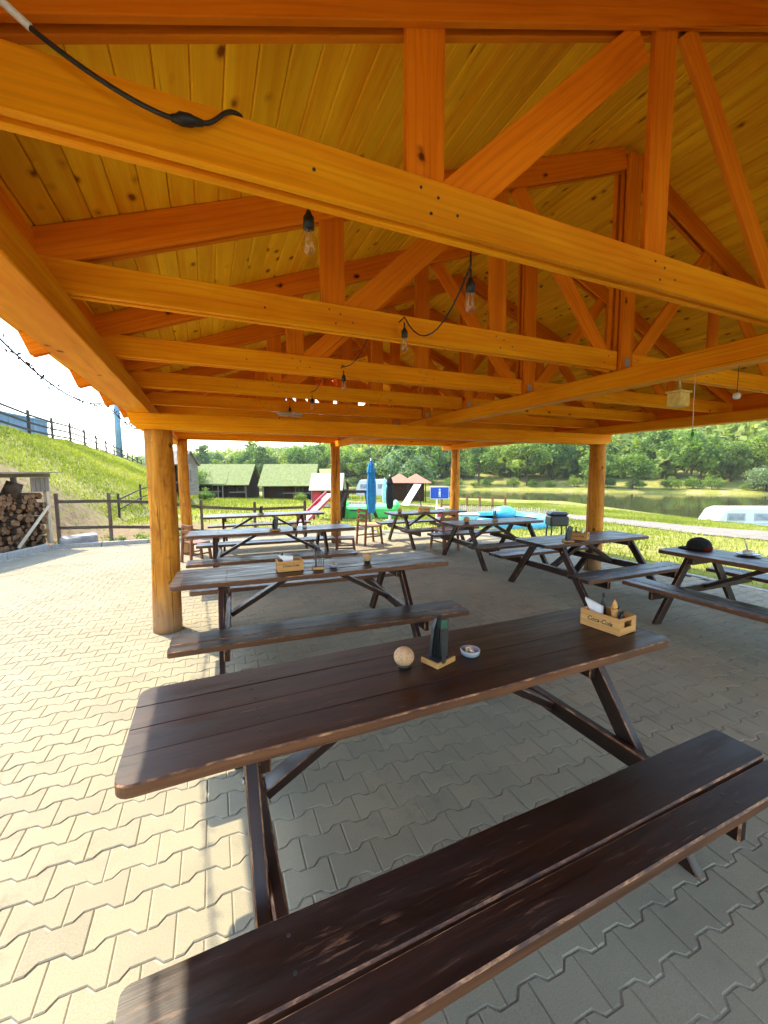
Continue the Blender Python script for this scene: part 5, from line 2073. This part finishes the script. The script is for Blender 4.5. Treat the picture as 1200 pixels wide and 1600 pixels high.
def grass_patch(n, xr, yr, hmin, hmax, test):
    x = g.uniform(*xr, n)
    y = g.uniform(*yr, n)
    keep = test(x, y)
    x, y = x[keep], y[keep]
    z = terrain_z(x, y)
    m = len(x)
    dist = np.sqrt(x ** 2 + y ** 2)
    h = g.uniform(hmin, hmax, m) * (0.7 + dist / 45)
    wd = h * 0.16 + 0.004 * dist / 10
    a = g.uniform(0, 6.28, m)
    lean = g.normal(0, 0.35, (m, 2)) * h[:, None]
    b0 = np.stack([x - np.cos(a) * wd, y - np.sin(a) * wd, z - 0.01], 1)
    b1 = np.stack([x + np.cos(a) * wd, y + np.sin(a) * wd, z - 0.01], 1)
    tp_ = np.stack([x + lean[:, 0], y + lean[:, 1], z + h], 1)
    cl = 0.5 + 0.5 * np.sin(x * 0.9 + 1.3 * np.sin(y * 0.7)) * np.sin(y * 0.8 + np.sin(x * 0.6))
    dry = 0.5 + 0.5 * np.sin(x * 0.55 + 2.0 * np.sin(y * 0.31 + 0.7)) * np.sin(y * 0.43 + 1.4 * np.sin(x * 0.37))
    tint = np.clip(cl * 0.35 + 0.55 * dry ** 2 + g.uniform(-0.1, 0.35, m), 0, 1)
    return np.stack([b0, b1, tp_], 1).reshape(-1, 3), tint


def off_path(x, y):
    cx = np.interp(y, [-6, 3, 8, 13.5, 18, 26, 36, 46], [15.5, 16.6, 17.2, 18.9, 19.6, 18, 14, 10])
    return np.abs(x - cx) > 2.1


def off_paving(x, y):
    inside = (y < 11.35) & (x < 7.3) & (x > -3.3 + (y - 11.3) * 0.42 - 0.1) & ~((y > 9.9) & (x > 4.7 + (11.2 - y)))
    return ~inside


parts = []
parts.append(grass_patch(70000, (7.2, 34), (-2, 34), 0.05, 0.12, lambda x, y: off_path(x, y) & off_paving(x, y) & (terrain_z(x, y) > -2.4)))
parts.append(grass_patch(90000, (-10, 0), (12.2, 60), 0.04, 0.12, lambda x, y: (x < np.interp(y, [12, 20, 32, 60], [-3.4, -1.4, 0.4, 0.2])) & ~((y < 16.2) & (g.random(len(x)) < 0.92))))
parts.append(grass_patch(60000, (-3.0, 30), (11.4, 60), 0.05, 0.14, lambda x, y: off_path(x, y) & off_paving(x, y) & (terrain_z(x, y) > -2.4) & ~((y < 15.5) & (x < 0.5))))
V = np.concatenate([p[0] for p in parts])
T = np.concatenate([p[1] for p in parts])
o = link(bpy.data.objects.new('grass', raw_mesh('grass', V, np.arange(len(V)), 3, 'grass_blades', T)))
tag(o, 'bright green grass of the lawn and the embankment', 'grass', kind='stuff')
# weeds along the foot of the rail fence
cs = np.array([(-3.2 + 0.16 * k + g.uniform(-0.1, 0.1), 11.72 + g.uniform(-0.08, 0.3), g.uniform(0.03, 0.14)) for k in range(34)])
V, F, T = leaf_cloud(cs, g.uniform(0.07, 0.17, len(cs)), 60, 0.030, 4)
o = link(bpy.data.objects.new('weeds', raw_mesh('weeds', V, F, 4, 'leaf_green', T)))
tag(o, 'green weeds growing at the foot of the rail fence', 'weeds', kind='stuff')

# ------------------------------------------------------------------ summer haze over the valley
t = NT('haze')
t.t.nodes.remove(t.b)
pv = t.n('VolumePrincipled')
pv.inputs['Color'].default_value = (0.90, 0.95, 1.0, 1)
pv.inputs['Density'].default_value = 0.00022
t.l(pv.outputs[0], t.t.nodes['Material Output'].inputs['Volume'])
bm = bmesh.new()
bmesh.ops.create_cube(bm, size=1.0)
hx0, hx1, hy0, hy1, hz0, hz1 = -265, 470, -65, 640, -6.0, 88.0
for v in bm.verts:
    v.co = Vector((hx0 if v.co.x < 0 else hx1, hy0 if v.co.y < 0 else hy1, hz0 if v.co.z < 0 else hz1))
tag(to_obj('haze', bm, 'haze'), 'thin summer haze lying over the valley', kind='stuff')
scene.cycles.volume_bounces = 0
